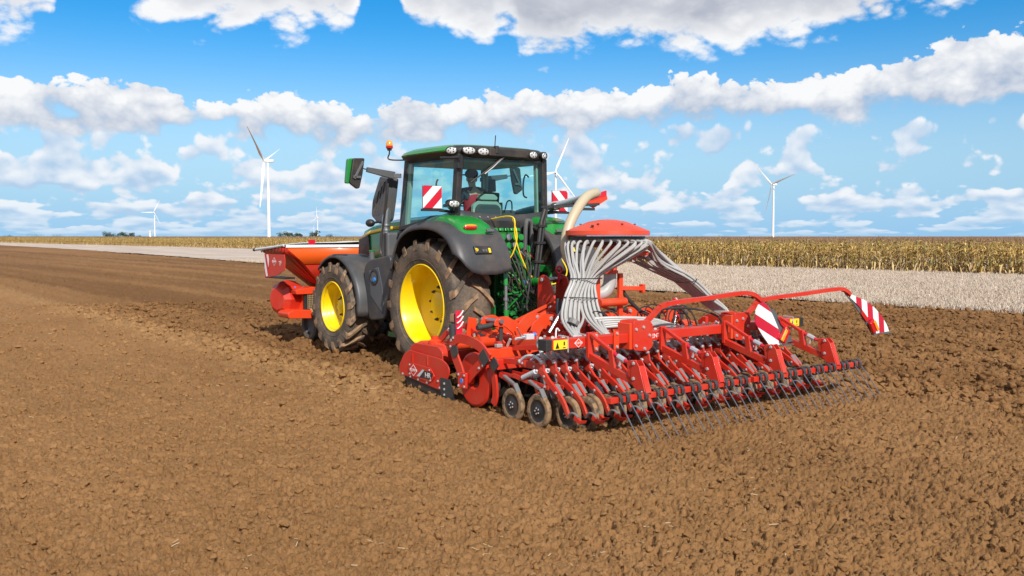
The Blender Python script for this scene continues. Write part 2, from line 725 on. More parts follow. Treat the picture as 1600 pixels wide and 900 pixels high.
CT, ST = math.cos(THETA), math.sin(THETA)


def local(X, Y):
    x, y = X - ORIGIN.x, Y - ORIGIN.y
    return x * CT + y * ST, -x * ST + y * CT


def sstep(a, b, x):
    t = np.clip((x - a) / (b - a), 0, 1)
    return t * t * (3 - 2 * t)


# edges of the fields, machine coordinates (right, forward)
SOIL_EDGE = [(16.4, -60), (16.4, 12.7), (17.6, 40), (18.8, 56), (22.0, 95), (25.5, 160), (26, 205), (28, 330), (32, 800)]
CORN_EDGE = [(41, -80), (41, 9), (39.5, 30), (42.5, 70), (48.5, 134), (46.5, 200), (44, 230), (42, 330), (46, 800)]


def edge_x(E_, y):
    return np.interp(y, [p[1] for p in E_], [p[0] for p in E_])


def soil_height(X, Y):
    lx, ly = local(X, Y)
    ex = edge_x(SOIL_EDGE, ly)
    # loosened but unworked soil right of and in front of the machine is rough; the drilled ground is fine
    unworked = np.maximum(sstep(2.0, 2.9, lx), sstep(-2.7, -2.1, lx) * sstep(-2.6, -1.2, ly))
    spill = np.exp(-((lx + 2.75) / .55) ** 2) * sstep(-3.6, -2.0, ly)
    behind = sstep(-2.7, -2.2, lx) * sstep(2.7, 2.2, lx) * sstep(-4.4, -5.4, ly)
    rough = np.clip(unworked * .9 + .65 * spill + .22 * behind + .06, .06, 1.0)
    z = fbm(X * .25, Y * .25, 2, 0) * .05
    z = z + (vnoise(lx * 1.5, ly * .05, 4) - .5) * .05 * (.4 + rough)              # drill rows and plough lines
    z = z + fbm(X * 3.1, Y * 3.1, 4, 2, .55) * (.040 + .11 * rough)
    z = z + clods(X, Y, .34, 1, keep=.62) * .34 * .40 * np.clip(rough - .12, 0, 1)
    z = z + clods(X + 3.3, Y, .12, 4, keep=.6) * .12 * (.07 + .66 * rough)
    z = z + clods(X, Y + 7.7, .039, 6, .42, .80, .95) * .039 * (.95 + .45 * rough)
    z = z + clods(X + 1.7, Y + 2.2, .021, 8, .45, .8, .97) * .021 * 1.0
    z = z - .042 * sstep(.65, .78, vnoise(X * 17, Y * 17, 9)) * sstep(.22, .55, vnoise(X * 2.1, Y * 2.1, 10))
    z = z - .030 * sstep(.70, .80, vnoise(X * 31, Y * 31, 7))   # crevices
    z = z + spill * .055
    # wheel ruts under the tractor
    for wx in (-.93, .93):
        z = z - .05 * np.exp(-((lx - wx) / .33) ** 4) * sstep(4.5, 3.0, ly) * sstep(-1.9, -.6, ly)
    z = z - .066
    flat = sstep(0.2, 1.0, lx - ex)
    return z * (1 - flat) - .12 * flat


def soil_mat():
    m, b = mat('tilled_soil')
    g = S.tree.nodes.new('ShaderNodeNewGeometry')
    P = g.outputs['Position']
    n1 = noise(P, .35, 4, .6)
    n2_ = noise(P, 6, 6, .62)
    n3 = noise(P, 45, 5, .65)
    n0 = noise(P, .07, 2, .5)
    # machine axes: freshly opened soil ahead and to the right is moister and darker than the drilled, dried side
    mp = S.tree.nodes.new('ShaderNodeMapping')
    mp.vector_type = 'TEXTURE'
    mp.inputs['Location'].default_value = ORIGIN
    mp.inputs['Rotation'].default_value = (0, 0, THETA)
    S.tree.links.new(P, mp.inputs[0])
    sp = S.tree.nodes.new('ShaderNodeSeparateXYZ')
    S.tree.links.new(mp.outputs[0], sp.inputs[0])
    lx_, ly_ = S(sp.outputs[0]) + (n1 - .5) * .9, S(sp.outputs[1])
    moist_shade = (lx_.smooth(-2.9, -2.1) * (ly_.smooth(-4.5, -2.0) * .65 + .35)).max(lx_.smooth(1.9, 2.8) * .85)
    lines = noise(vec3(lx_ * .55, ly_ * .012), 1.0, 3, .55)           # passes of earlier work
    c = mixc((n1 * .5 + n0 * .5 + lines * .5).smooth(.55, .95), (0.248, 0.126, 0.047), (0.325, 0.171, 0.069))
    c = mixc(n2_.smooth(.35, .75) * .45, c, (0.380, 0.210, 0.092))
    c = mixc(moist_shade * (lines.smooth(.62, .36) * .55 + .38), c, (0.165, 0.080, 0.030))  # damp tone; streaks also paint in self-shadow the coarse far soil lacks
    ridge = lx_.smooth(-3.5, -2.9) * lx_.smooth(-1.9, -2.5) * n2_.smooth(.3, .6) * ly_.smooth(-3.0, -.5)      # dry earth thrown up along the last pass
    c = mixc(ridge * .55, c, (0.40, 0.230, 0.098))
    c = mixc(n3.smooth(.5, .85) * .4, c, (0.160, 0.084, 0.034))
    setin(b, Base_Color=c, Roughness=.95)
    b.inputs['Specular IOR Level'].default_value = .15
    bump(b, n3 * .75 + noise(P, 140, 3, .6) * .25, .03, 1.0)
    return m


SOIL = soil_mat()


def fast_mesh(name, V, F, m):
    me = bpy.data.meshes.new(name)
    F = np.asarray(F, np.int32)
    k = F.shape[1]
    me.vertices.add(len(V))
    me.vertices.foreach_set('co', np.asarray(V, np.float32).ravel())
    me.loops.add(F.size)
    me.loops.foreach_set('vertex_index', F.ravel())
    me.polygons.add(len(F))
    me.polygons.foreach_set('loop_start', np.arange(0, F.size, k, dtype=np.int32))
    me.polygons.foreach_set('loop_total', np.full(len(F), k, np.int32))
    me.update(calc_edges=True)
    me.validate()
    if m:
        me.materials.append(m)
    return me


def link(name, me, label=None, cat=None, group=None, kind=None):
    o = bpy.data.objects.new(name, me)
    COL.objects.link(o)
    return tag(o, label, cat, group, kind)


def grid_faces(nr, nc):
    i = np.arange(nr - 1)[:, None] * nc + np.arange(nc - 1)[None, :]
    return np.stack([i, i + 1, i + nc + 1, i + nc], -1).reshape(-1, 4)


# soil: one sheet, finest where the machine works, coarser outwards
d = [3.2]
while d[-1] < 12:
    d.append(d[-1] * 1.0028)
while d[-1] < 26:
    d.append(d[-1] * 1.0042)
while d[-1] < 70:
    d.append(d[-1] * 1.008)
while d[-1] < 6000:
    d.append(d[-1] * 1.06)
d = np.array(d)
a = np.concatenate([np.linspace(-64, -33, 50)[:-1], np.linspace(-33, 33, 980), np.linspace(33, 64, 50)[1:]])
a = np.radians(a)
DD, AA = np.meshgrid(d, a, indexing='ij')
X, Y = DD * np.sin(AA), DD * np.cos(AA)
Zs = soil_height(X, Y)
Zs = Zs * np.where(DD > 130, 0.3, 1.0)
V = np.stack([X, Y, Zs], -1).reshape(-1, 3)
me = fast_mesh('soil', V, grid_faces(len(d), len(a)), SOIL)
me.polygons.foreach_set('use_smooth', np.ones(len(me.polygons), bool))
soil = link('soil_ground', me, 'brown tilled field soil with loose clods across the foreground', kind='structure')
g = np.linspace(-7000, 7000, 41)
GX, GY = np.meshgrid(g, g, indexing='ij')
me = fast_mesh('plain', np.stack([GX, GY, GX * 0 - .32], -1).reshape(-1, 3), grid_faces(41, 41), SOIL)
link('far_plain', me, 'flat open farmland reaching to the horizon', kind='structure')


def world_of(lx, ly):
    return ORIGIN.x + lx * CT - ly * ST, ORIGIN.y + lx * ST + ly * CT


# stubble strip
def stubble_mat():
    m, b = mat('pale_straw_stubble')
    g = S.tree.nodes.new('ShaderNodeNewGeometry')
    mp = S.tree.nodes.new('ShaderNodeMapping')
    mp.inputs['Rotation'].default_value = (0, 0, -THETA)
    S.tree.links.new(g.outputs['Position'], mp.inputs[0])
    st = S.tree.nodes.new('ShaderNodeVectorMath')
    st.operation = 'MULTIPLY'
    S.tree.links.new(mp.outputs[0], st.inputs[0])
    st.inputs[1].default_value = (1.0, .06, 1.0)
    n1 = noise(st.outputs[0], .9, 4, .6)
    n2_ = noise(g.outputs['Position'], 9, 5, .65)
    c = mixc(n1.smooth(.35, .68), (0.42, 0.330, 0.262), (0.55, 0.462, 0.392))
    c = mixc(n2_.smooth(.5, .8) * .5, c, (0.31, 0.23, 0.155))
    setin(b, Base_Color=c, Roughness=.9)
    bump(b, n2_, .05, 1.0)
    return m


STUBBLE = stubble_mat()
ys = np.concatenate([np.arange(-60, 120, 1.2), np.arange(120, 820, 10)])
ts = np.linspace(0, 1, 60)
YY, TT = np.meshgrid(ys, ts, indexing='ij')
EX0, EX1 = edge_x(SOIL_EDGE, YY), edge_x(CORN_EDGE, YY) + 30
jag = (fbm(YY * 1.3, YY * 0, 3, 5) * .9) * (TT < .01)
LX = EX0 + jag + (EX1 - EX0) * TT
WX, WY = world_of(LX, YY)
ZZ = fbm(LX * .8, YY * .25, 3, 3) * .06 + .0
me = fast_mesh('stubble', np.stack([WX, WY, ZZ], -1).reshape(-1, 3), grid_faces(len(ys), 60)[:, ::-1], STUBBLE)
link('stubble_field', me, 'pale strip of harvested stubble between the soil and the maize', kind='structure')


# ----------------------------------------------------------------- scattered stuff (geometry nodes)
def scatter(name, pts, scl, rot, variants, label, cat, m=None):
    me = bpy.data.meshes.new(name)
    me.vertices.add(len(pts))
    me.vertices.foreach_set('co', np.asarray(pts, np.float32).ravel())
    at = me.attributes.new('scl', 'FLOAT_VECTOR', 'POINT')
    at.data.foreach_set('vector', np.asarray(scl, np.float32).ravel())
    at = me.attributes.new('rot', 'FLOAT_VECTOR', 'POINT')
    at.data.foreach_set('vector', np.asarray(rot, np.float32).ravel())
    at = me.attributes.new('idx', 'INT', 'POINT')
    at.data.foreach_set('value', np.asarray(rng.integers(0, len(variants), len(pts)), np.int32))
    o = link(name, me, label, cat, kind='stuff')
    c = bpy.data.collections.new(name + '_pieces')
    for i, vm in enumerate(variants):
        c.objects.link(bpy.data.objects.new('%s_piece_%d' % (name, i), vm))
    t = bpy.data.node_groups.new(name, 'GeometryNodeTree')
    t.interface.new_socket('Geometry', in_out='INPUT', socket_type='NodeSocketGeometry')
    t.interface.new_socket('Geometry', in_out='OUTPUT', socket_type='NodeSocketGeometry')
    gi, go = t.nodes.new('NodeGroupInput'), t.nodes.new('NodeGroupOutput')
    ip = t.nodes.new('GeometryNodeInstanceOnPoints')
    ci = t.nodes.new('GeometryNodeCollectionInfo')
    ci.inputs[0].default_value = c
    ci.inputs[1].default_value = True
    ci.inputs[2].default_value = True

    def attr(n_, ty):
        q = t.nodes.new('GeometryNodeInputNamedAttribute')
        q.data_type = ty
        q.inputs[0].default_value = n_
        return q.outputs[0]
    t.links.new(gi.outputs[0], ip.inputs['Points'])
    t.links.new(ci.outputs[0], ip.inputs['Instance'])
    ip.inputs['Pick Instance'].default_value = True
    t.links.new(attr('idx', 'INT'), ip.inputs['Instance Index'])
    er = t.nodes.new('FunctionNodeEulerToRotation')
    t.links.new(attr('rot', 'FLOAT_VECTOR'), er.inputs[0])
    t.links.new(er.outputs[0], ip.inputs['Rotation'])
    t.links.new(attr('scl', 'FLOAT_VECTOR'), ip.inputs['Scale'])
    t.links.new(ip.outputs[0], go.inputs[0])
    md = o.modifiers.new('scatter', 'NODES')
    md.node_group = t
    return o


# clods lying loose on the soil
def clod_mesh(i):
    bm = bmesh.new()
    bmesh.ops.create_icosphere(bm, subdivisions=2, radius=1.0)
    r = random.Random(i)
    ds = [(Vector((r.gauss(0, 1), r.gauss(0, 1), r.gauss(0, 1))).normalized(), r.uniform(.45, .95)) for _ in range(9)]
    for v in bm.verts:
        for n_, c_ in ds:                       # flats where the lump broke
            k = v.co.dot(n_) - c_
            if k > 0:
                v.co -= n_ * k * .85
        v.co *= 1 + r.uniform(-.07, .07)
        v.co.z *= .72
    me_ = bpy.data.meshes.new('clod')
    bm.to_mesh(me_)
    bm.free()
    me_.materials.append(SOIL)
    return me_


N = 95000
dd = 4.0 * (30 / 4.0) ** (rng.random(N) ** .9)
aa = np.radians(rng.uniform(-40, 40, N))
px, py = dd * np.sin(aa), dd * np.cos(aa)
lx, ly = local(px, py)
ex = edge_x(SOIL_EDGE, ly)
unw = np.maximum(sstep(2.0, 2.9, lx), sstep(-3.2, -2.4, lx) * sstep(-2.6, -1.2, ly))
keep = (lx < ex - .05) & (rng.random(N) < .30 + .70 * unw)
px, py, dd, unw = px[keep], py[keep], dd[keep], unw[keep]
sz = (.0075 + .00035 * dd) * (.6 + 1.0 * rng.random(len(px)) ** 4 * 3.2) * (1 + 1.1 * unw)
sz = np.clip(sz, .004, .07)
pz = soil_height(px, py) + sz * .12
scatter('soil_clods', np.stack([px, py, pz], -1), np.stack([sz * rng.uniform(.8, 1.5, len(sz)), sz, sz], -1),
        np.stack([rng.uniform(-.5, .5, len(sz)), rng.uniform(-.5, .5, len(sz)), rng.uniform(0, 6.28, len(sz))], -1),
        [clod_mesh(i) for i in range(8)], 'loose brown clods of earth strewn over the tilled soil', 'clods')


# bits of straw
def straw_mat():
    m, b = mat('straw')
    oi = S.tree.nodes.new('ShaderNodeObjectInfo')
    setin(b, Base_Color=mixc(S(oi.outputs['Random']), (0.50, 0.34, 0.16), (0.72, 0.60, 0.42)), Roughness=.7)
    return m


STRAW = straw_mat()


def straw_mesh(i):
    r = random.Random(50 + i)
    b_ = MB()
    p = Vector((-.5, 0, 0))
    pts = [p]
    for k in range(3):
        p = p + Vector((.33, r.uniform(-.09, .09), r.uniform(-.06, .08)))
        pts.append(p)
    b_.tube(pts, .045, 4)
    me_ = b_.mesh('straw')
    me_.materials.append(STRAW)
    return me_


N = 1300
dd = 4.3 * (24 / 4.3) ** rng.random(N)
aa = np.radians(rng.uniform(-40, 40, N))
px, py = dd * np.sin(aa), dd * np.cos(aa)
k = vnoise(px * .7, py * .7, 3) > .50
px, py, dd = px[k], py[k], dd[k]
lx, ly = local(px, py)
k = lx < edge_x(SOIL_EDGE, ly) - .2
px, py, dd = px[k], py[k], dd[k]
ln = .02 + .065 * rng.random(len(px)) ** 2.2
scatter('straw_bits', np.stack([px, py, soil_height(px, py) + .010], -1), np.stack([ln, ln * .55 + .012, ln * .55 + .012], -1),
        np.stack([rng.uniform(-.3, .3, len(ln)), rng.uniform(-.3, .3, len(ln)), rng.uniform(0, 6.28, len(ln))], -1),
        [straw_mesh(i) for i in range(5)], 'short pale straws lying scattered on the brown soil', 'straw')


# standing stubble
def tuft_mesh(i):
    r = random.Random(80 + i)
    b_ = MB()
    for k_ in range(9):
        x, y = r.uniform(-.2, .2), r.uniform(-.05, .05)
        h = r.uniform(.05, .12)
        lean = Vector((r.uniform(-.06, .06), r.uniform(-.06, .06), 0))
        w = .007
        q = r.uniform(0, 3.1)
        e = Vector((math.cos(q) * w, math.sin(q) * w, 0))
        a_ = Vector((x, y, 0))
        b_.add([a_ - e, a_ + e, a_ + lean + e + Vector((0, 0, h)), a_ + lean - e + Vector((0, 0, h))], [(0, 1, 2, 3)])
    me_ = b_.mesh('tuft')
    me_.materials.append(STUBBLESTEM)
    return me_


def stem_mat():
    m, b = mat('stubble_stem')
    oi = S.tree.nodes.new('ShaderNodeObjectInfo')
    setin(b, Base_Color=mixc(S(oi.outputs['Random']), (0.42, 0.33, 0.245), (0.58, 0.495, 0.41)), Roughness=.8)
    return m


STUBBLESTEM = stem_mat()
N = 46000
ly = -12 + 75 * rng.random(N) ** 1.5
lx = edge_x(SOIL_EDGE, ly) + rng.random(N) ** 1.3 * 24.5 - .15
lx = np.where(rng.random(N) < .8, np.round(lx / .30) * .30 + rng.normal(0, .03, N), lx)
lx = np.maximum(lx, edge_x(SOIL_EDGE, ly) - .2)
wx, wy = world_of(lx, ly)
k = np.abs(np.arctan2(wx, wy)) < R(40)
wx, wy = wx[k], wy[k]
s_ = rng.uniform(.7, 1.25, len(wx))
scatter('stubble_stems', np.stack([wx, wy, wx * 0 + .0], -1), np.stack([s_, s_, s_ * rng.uniform(.8, 1.2, len(s_))], -1),
        np.stack([wx * 0, wx * 0, THETA + 1.57 + rng.normal(0, .3, len(wx))], -1), [tuft_mesh(i) for i in range(6)],
        'cut straw stalks standing in rows on the pale stubble strip', 'stubble')


# maize
def maize_mats():
    ms = []
    for nm, c1, c2 in (('dry_maize_leaf', (0.34, 0.205, 0.045), (0.56, 0.36, 0.095)), ('green_maize_leaf', (0.11, 0.125, 0.025), (0.28, 0.24, 0.050)),
                       ('maize_tassel', (0.20, 0.115, 0.07), (0.34, 0.23, 0.14)), ('pale_maize_leaf', (0.44, 0.30, 0.13), (0.62, 0.46, 0.23))):
        m, b = mat(nm)
        oi = S.tree.nodes.new('ShaderNodeObjectInfo')
        setin(b, Base_Color=mixc(S(oi.outputs['Random']), c1, c2), Roughness=.75)
        ms.append(m)
    return ms


MAIZE = maize_mats()


def maize_mesh(i):
    r = random.Random(200 + i)
    b_ = MB()
    H_ = r.uniform(1.62, 1.78)
    b_.mi = 0 if r.random() < .7 else 3
    b_.tube([(0, 0, 0), (r.uniform(-.03, .03), r.uniform(-.03, .03), H_ * .6), (r.uniform(-.05, .05), r.uniform(-.05, .05), H_)], [.016, .012, .006], 4)
    n_ = 12
    for k_ in range(n_):
        z0 = .15 + (H_ - .22) * k_ / (n_ - 1)
        q = (k_ % 2) * math.pi + r.uniform(-.7, .7)
        L_ = r.uniform(.38, .72) * (1 if k_ < n_ - 3 else .65)
        droop = r.uniform(.5, 1.5) * (1.35 if k_ < 5 else .75)
        u = Vector((math.cos(q), math.sin(q), 0))
        w = Vector((-u.y, u.x, 0))
        wd = r.uniform(.028, .048)
        rise = r.uniform(.25, .65) * (.5 if k_ < 4 else 1.0)
        t_ = r.random()
        b_.mi = 3 if (k_ < 4 and t_ < .55) or t_ < .12 else (1 if (k_ > 3 and t_ < .46) else 0)
        vs = []
        tw = r.uniform(-.8, .8)
        for s2 in range(5):
            t2 = s2 / 4
            c_ = u * (L_ * t2 * (1 - .25 * t2)) + Vector((0, 0, z0 + L_ * (rise * t2 - droop * t2 * t2 * .8)))
            ww = wd * (math.sin(math.pi * min(.95, t2 * .8 + .2)) + .05)
            sd = (w * math.cos(tw * t2) + Vector((0, 0, 1)) * math.sin(tw * t2)) * ww
            vs += [c_ - sd, c_ + sd]
        b_.add(vs, [(2 * s2, 2 * s2 + 1, 2 * s2 + 3, 2 * s2 + 2) for s2 in range(4)])
    b_.mi = 2
    for k_ in range(6):
        q = r.uniform(0, 6.28)
        u = Vector((math.cos(q), math.sin(q), 0)) * r.uniform(.03, .11)
        e = Vector((-u.y, u.x, 0)).normalized() * .006
        a_ = Vector((0, 0, H_ - .02))
        m_ = a_ + u * .6 + Vector((0, 0, .15))
        t3 = a_ + u * 1.5 + Vector((0, 0, r.uniform(.17, .27)))
        b_.add([a_ - e, a_ + e, m_ + e, m_ - e, t3], [(0, 1, 2, 3), (3, 2, 4)])
    if r.random() < .8:
        b_.mi = 3
        q = r.uniform(0, 6.28)
        u = Vector((math.cos(q), math.sin(q), 0))
        z0 = r.uniform(.75, .95)
        b_.tube([u * .02 + Vector((0, 0, z0)), u * .07 + Vector((0, 0, z0 + .10)), u * .11 + Vector((0, 0, z0 + .22))], [.015, .03, .008], 5)
    me_ = b_.mesh('maize')
    for m_ in MAIZE:
        me_.materials.append(m_)
    return me_


L1, L2 = [], []
for row in range(9):
    step = (.17, .18, .2, .24, .3, .36, .45, .6, .8)[row]
    y_ = np.arange(-35, 60, step)
    y_ = np.concatenate([y_, np.arange(60, 420, step * 1.9), np.arange(420, 1000, step * 5)])
    y_ = y_ + rng.normal(0, .04, len(y_))
    L2.append(y_)
    L1.append(edge_x(CORN_EDGE, y_) + .15 + row * .75 + rng.normal(0, .05, len(y_)))
y_ = rng.uniform(-35, 900, 9000)
L2.append(y_)
L1.append(edge_x(CORN_EDGE, y_) + 7 + 90 * rng.random(9000) ** 1.4)
lx, ly = np.concatenate(L1), np.concatenate(L2)
wx, wy = world_of(lx, ly)
k = np.abs(np.arctan2(wx, wy)) < R(38)
wx, wy = wx[k], wy[k]
s_ = (rng.normal(1.0, .045, len(wx)) + (vnoise(wx * .05, wy * .05, 2) - .5) * .05) * 1.015
scatter('maize_crop', np.stack([wx, wy, wx * 0 - .02], -1), np.stack([s_, s_, s_], -1),
        np.stack([rng.normal(0, .05, len(wx)), rng.normal(0, .05, len(wx)), rng.uniform(0, 6.28, len(wx))], -1),
        [maize_mesh(i) for i in range(10)], 'ripe yellow-brown maize standing in a dense field behind the stubble', 'maize')


# ----------------------------------------------------------------- wind turbines
TOWERW, _b = mat('turbine_white')
setin(_b, Base_Color=(.80, .80, .80), Roughness=.45)


def pix(px_, dist, z=0.0):
    """a place on the plain, by bearing from the camera and distance"""
    return Vector(((px_ - 800) / 1435.0 * dist, dist, z))


def turbine(loc, hub, blade, yaw, phis, label, seg=16, pitch=6):
    """yaw: direction (radians, about z) in which the rotor axis points"""
    t = thing('wind_turbine', label, 'turbine', loc=loc, group='wind turbines on the plain')
    k_ = hub / 98.0
    u = Vector((math.cos(yaw), math.sin(yaw), 0))
    w = Vector((-u.y, u.x, 0))
    b_ = MB().lathe([(2.25 * k_, -2), (2.2 * k_, 0), (1.9 * k_, hub * .45), (1.35 * k_, hub - 2.0 * k_), (0, hub - 2.0 * k_)], (0, 0, 0), (0, 0, 1), seg)
    b_.build('tower', TOWERW, t)
    n_ = MB()
    rot = Matrix.Rotation(yaw, 3, 'Z')
    c = Vector((0, 0, hub))
    secs = []
    for s_, hw, hh in ((-7.5, 1.3, 1.35), (-7.0, 1.75, 1.75), (0, 1.9, 1.9), (2.6, 1.7, 1.75), (3.2, 1.3, 1.3)):
        secs.append([c + u * s_ * k_ + w * (a_ * hw * k_) + Vector((0, 0, b2 * hh * k_)) for a_, b2 in
                     ((-1, -.7), (-.7, -1), (.7, -1), (1, -.7), (1, .7), (.7, 1), (-.7, 1), (-1, .7), (-1, -.7))])
    n_.grid(secs)
    n_.add(secs[0][:-1], [tuple(range(8))]).add(secs[-1][:-1], [tuple(range(7, -1, -1))])
    n_.build('nacelle', TOWERW, t)
    hc = c + u * 4.6 * k_
    MB().lathe([(0, 2.3 * k_), (.9 * k_, 2.0 * k_), (1.5 * k_, 1.0 * k_), (1.65 * k_, 0), (1.5 * k_, -1.5 * k_), (0, -1.5 * k_)], hc, u, 12).build('hub', TOWERW, t)
    for ph in phis:
        ph = R(ph)
        dr = w * math.sin(ph) + Vector((0, 0, math.cos(ph)))
        td = u.cross(dr)
        secs = []
        for s_, ch, th, twd in ((0.012, .034, .034, 0), (.05, .036, .034, 10), (.2, .068, .018, 16), (.45, .046, .009, 8), (.75, .028, .005, 3), (.95, .015, .003, 0), (1.0, .004, .002, 0)):
            tw = R(twd + pitch)
            cd = td * math.cos(tw) + u * math.sin(tw)
            nd = u * math.cos(tw) - td * math.sin(tw)
            p = hc + dr * (s_ * blade) + u * (.6 * k_ + s_ * s_ * blade * .03)
            secs.append([p + cd * (a_ * ch * blade) + nd * (b2 * th * blade * .5) for a_, b2 in ((-.35, 0), (-.15, 1), (.2, .8), (.65, 0), (.2, -.5), (-.15, -.8), (-.35, 0))])
        MB().grid(secs).build('blade', TOWERW, t, angle=60)
    return t


turbine(pix(421, 1180), 98, 61, R(172), (50, -70, 170), 'largest wind turbine, left of the tractor, its rotor seen almost edge-on', 24, 74)
turbine(pix(243, 3700), 98, 56, R(262), (30, -90, 150), 'distant wind turbine farthest left, above the maize')
turbine(pix(497, 4700), 98, 58, R(238), (0, 120, -120), 'small distant wind turbine between the largest turbine and the tractor')
turbine(pix(868, 1390), 98, 55, R(262), (22, -98, 142), 'wind turbine half hidden behind the tractor cab', 20)
turbine(pix(1207, 1715), 98, 60, R(212), (-46, 74, 194), 'wind turbine above the maize on the right of the seed drill', 20)
turbine(pix(491, 10500), 90, 50, R(250), (10, 130, -110), 'tiniest farthest wind turbine, beside the dark bushes on the horizon', 8)


# ----------------------------------------------------------------- horizon trees and water tower
def leafmat(name, c1, c2):
    m, b = mat(name)
    n1 = noise(objco(), .35, 3, .6)
    setin(b, Base_Color=mixc(n1.smooth(.35, .65), c1, c2), Roughness=.85)
    return m


LEAF = leafmat('far_foliage', (0.030, 0.055, 0.035), (0.055, 0.085, 0.045))
BARK, _b = mat('far_bark')
setin(_b, Base_Color=(.08, .06, .045), Roughness=.9)


def tree(loc, h, w, label, seed):
    r = random.Random(seed)
    t = thing('tree', label, 'tree', loc=loc, group='trees on the horizon')
    tr = MB().tube([(0, 0, -1), (0, 0, h * .3), (h * .02, 0, h * .75)], [h * .03, h * .024, h * .008], 6)
    for k_ in range(4):
        q = r.uniform(0, 6.28)
        tr.tube([(0, 0, h * .3), (math.cos(q) * w * .3, math.sin(q) * w * .3, h * .6)], [h * .015, h * .005], 4)
    tr.build('trunk', BARK, t)
    cr = MB()
    lobes = [(Vector((r.uniform(-.36, .36) * w, r.uniform(-.36, .36) * w, h * r.uniform(.10, .80))), r.uniform(.14, .30) * w) for _ in range(12)]
    s_ = h * .05
    for k_ in range(700):
        c, rad = r.choice(lobes)
        v = Vector((r.gauss(0, 1), r.gauss(0, 1), r.gauss(0, 1))).normalized()
        p = c + Vector((v.x, v.y, v.z * .75)) * rad * r.uniform(.6, 1.05)
        a_ = Vector((r.gauss(0, 1), r.gauss(0, 1), r.gauss(0, 1))).normalized() * s_ * r.uniform(.6, 1.4)
        b2 = a_.orthogonal().normalized() * a_.length * .8
        cr.add([p - a_, p + b2, p + a_, p - b2], [(0, 1, 2, 3)])
    cr.build('crown', LEAF, t)


D_ = 1400.0
for i, (px_, h_, w_, lb) in enumerate((
        (168, 9, 15, 'round dark tree at the left end of the horizon tree row'), (176, 6, 10, 'low dark bush second in the horizon tree row'),
        (184, 6.5, 14, 'low spreading tree in the middle of the horizon tree row'), (192, 8.5, 13, 'taller dark tree right of the middle of the horizon tree row'),
        (199, 6.5, 12, 'low tree near the right end of the horizon tree row'), (206, 8, 9, 'rounded tree at the right end of the horizon tree row'),
        (218, 3.5, 9, 'lone low bush between the tree row and the farthest left turbine'), (440, 8, 12, 'dark bush just right of the largest turbine tower'),
        (449, 11, 12, 'tallest rounded tree right of the largest turbine'), (457, 8, 9, 'small dark tree beside the tallest rounded tree'),
        (464, 8, 9, 'dark bush left of the gap before the small turbine'), (470, 7.5, 7, 'narrow bush at the right end of the clump by the largest turbine'),
        (489, 9, 12, 'dark bush at the foot of the small distant turbine'), (496, 12, 10, 'peaked dark tree under the small distant turbine'),
        (517, 6, 14, 'low bush right of the small distant turbine'), (15, 4.5, 14, 'low hedge tree on the horizon at the far left'),
        (58, 4, 26, 'long low hedge tree left of the horizon tree row'), (92, 4, 22, 'long low hedge tree nearest to the horizon tree row'))):
    tree(pix(px_, D_ + (i * 37) % 90, 0), h_, w_, lb, 300 + i)
t = thing('water_tower', 'tiny white flared water tower left of the distant turbine', 'tower', loc=pix(235.5, 2600, 0))
MB().lathe([(3.4, -1), (3.0, 0), (2.6, 9), (3.0, 12), (4.3, 15), (4.5, 16.5), (0, 17)], (0, 0, 0), (0, 0, 1), 14).build('shaft', TOWERW, t)
MB().lathe([(4.55, 14.6), (4.75, 14.7), (4.75, 15.4), (4.55, 15.5)], (0, 0, 0), (0, 0, 1), 14, close=True).build('rim', TOWERW, t)


# ================================================================= tractor
TR = thing('tractor', 'large green tractor with yellow wheels pulling the red seed drill', 'tractor', base=(0, 0, 0))


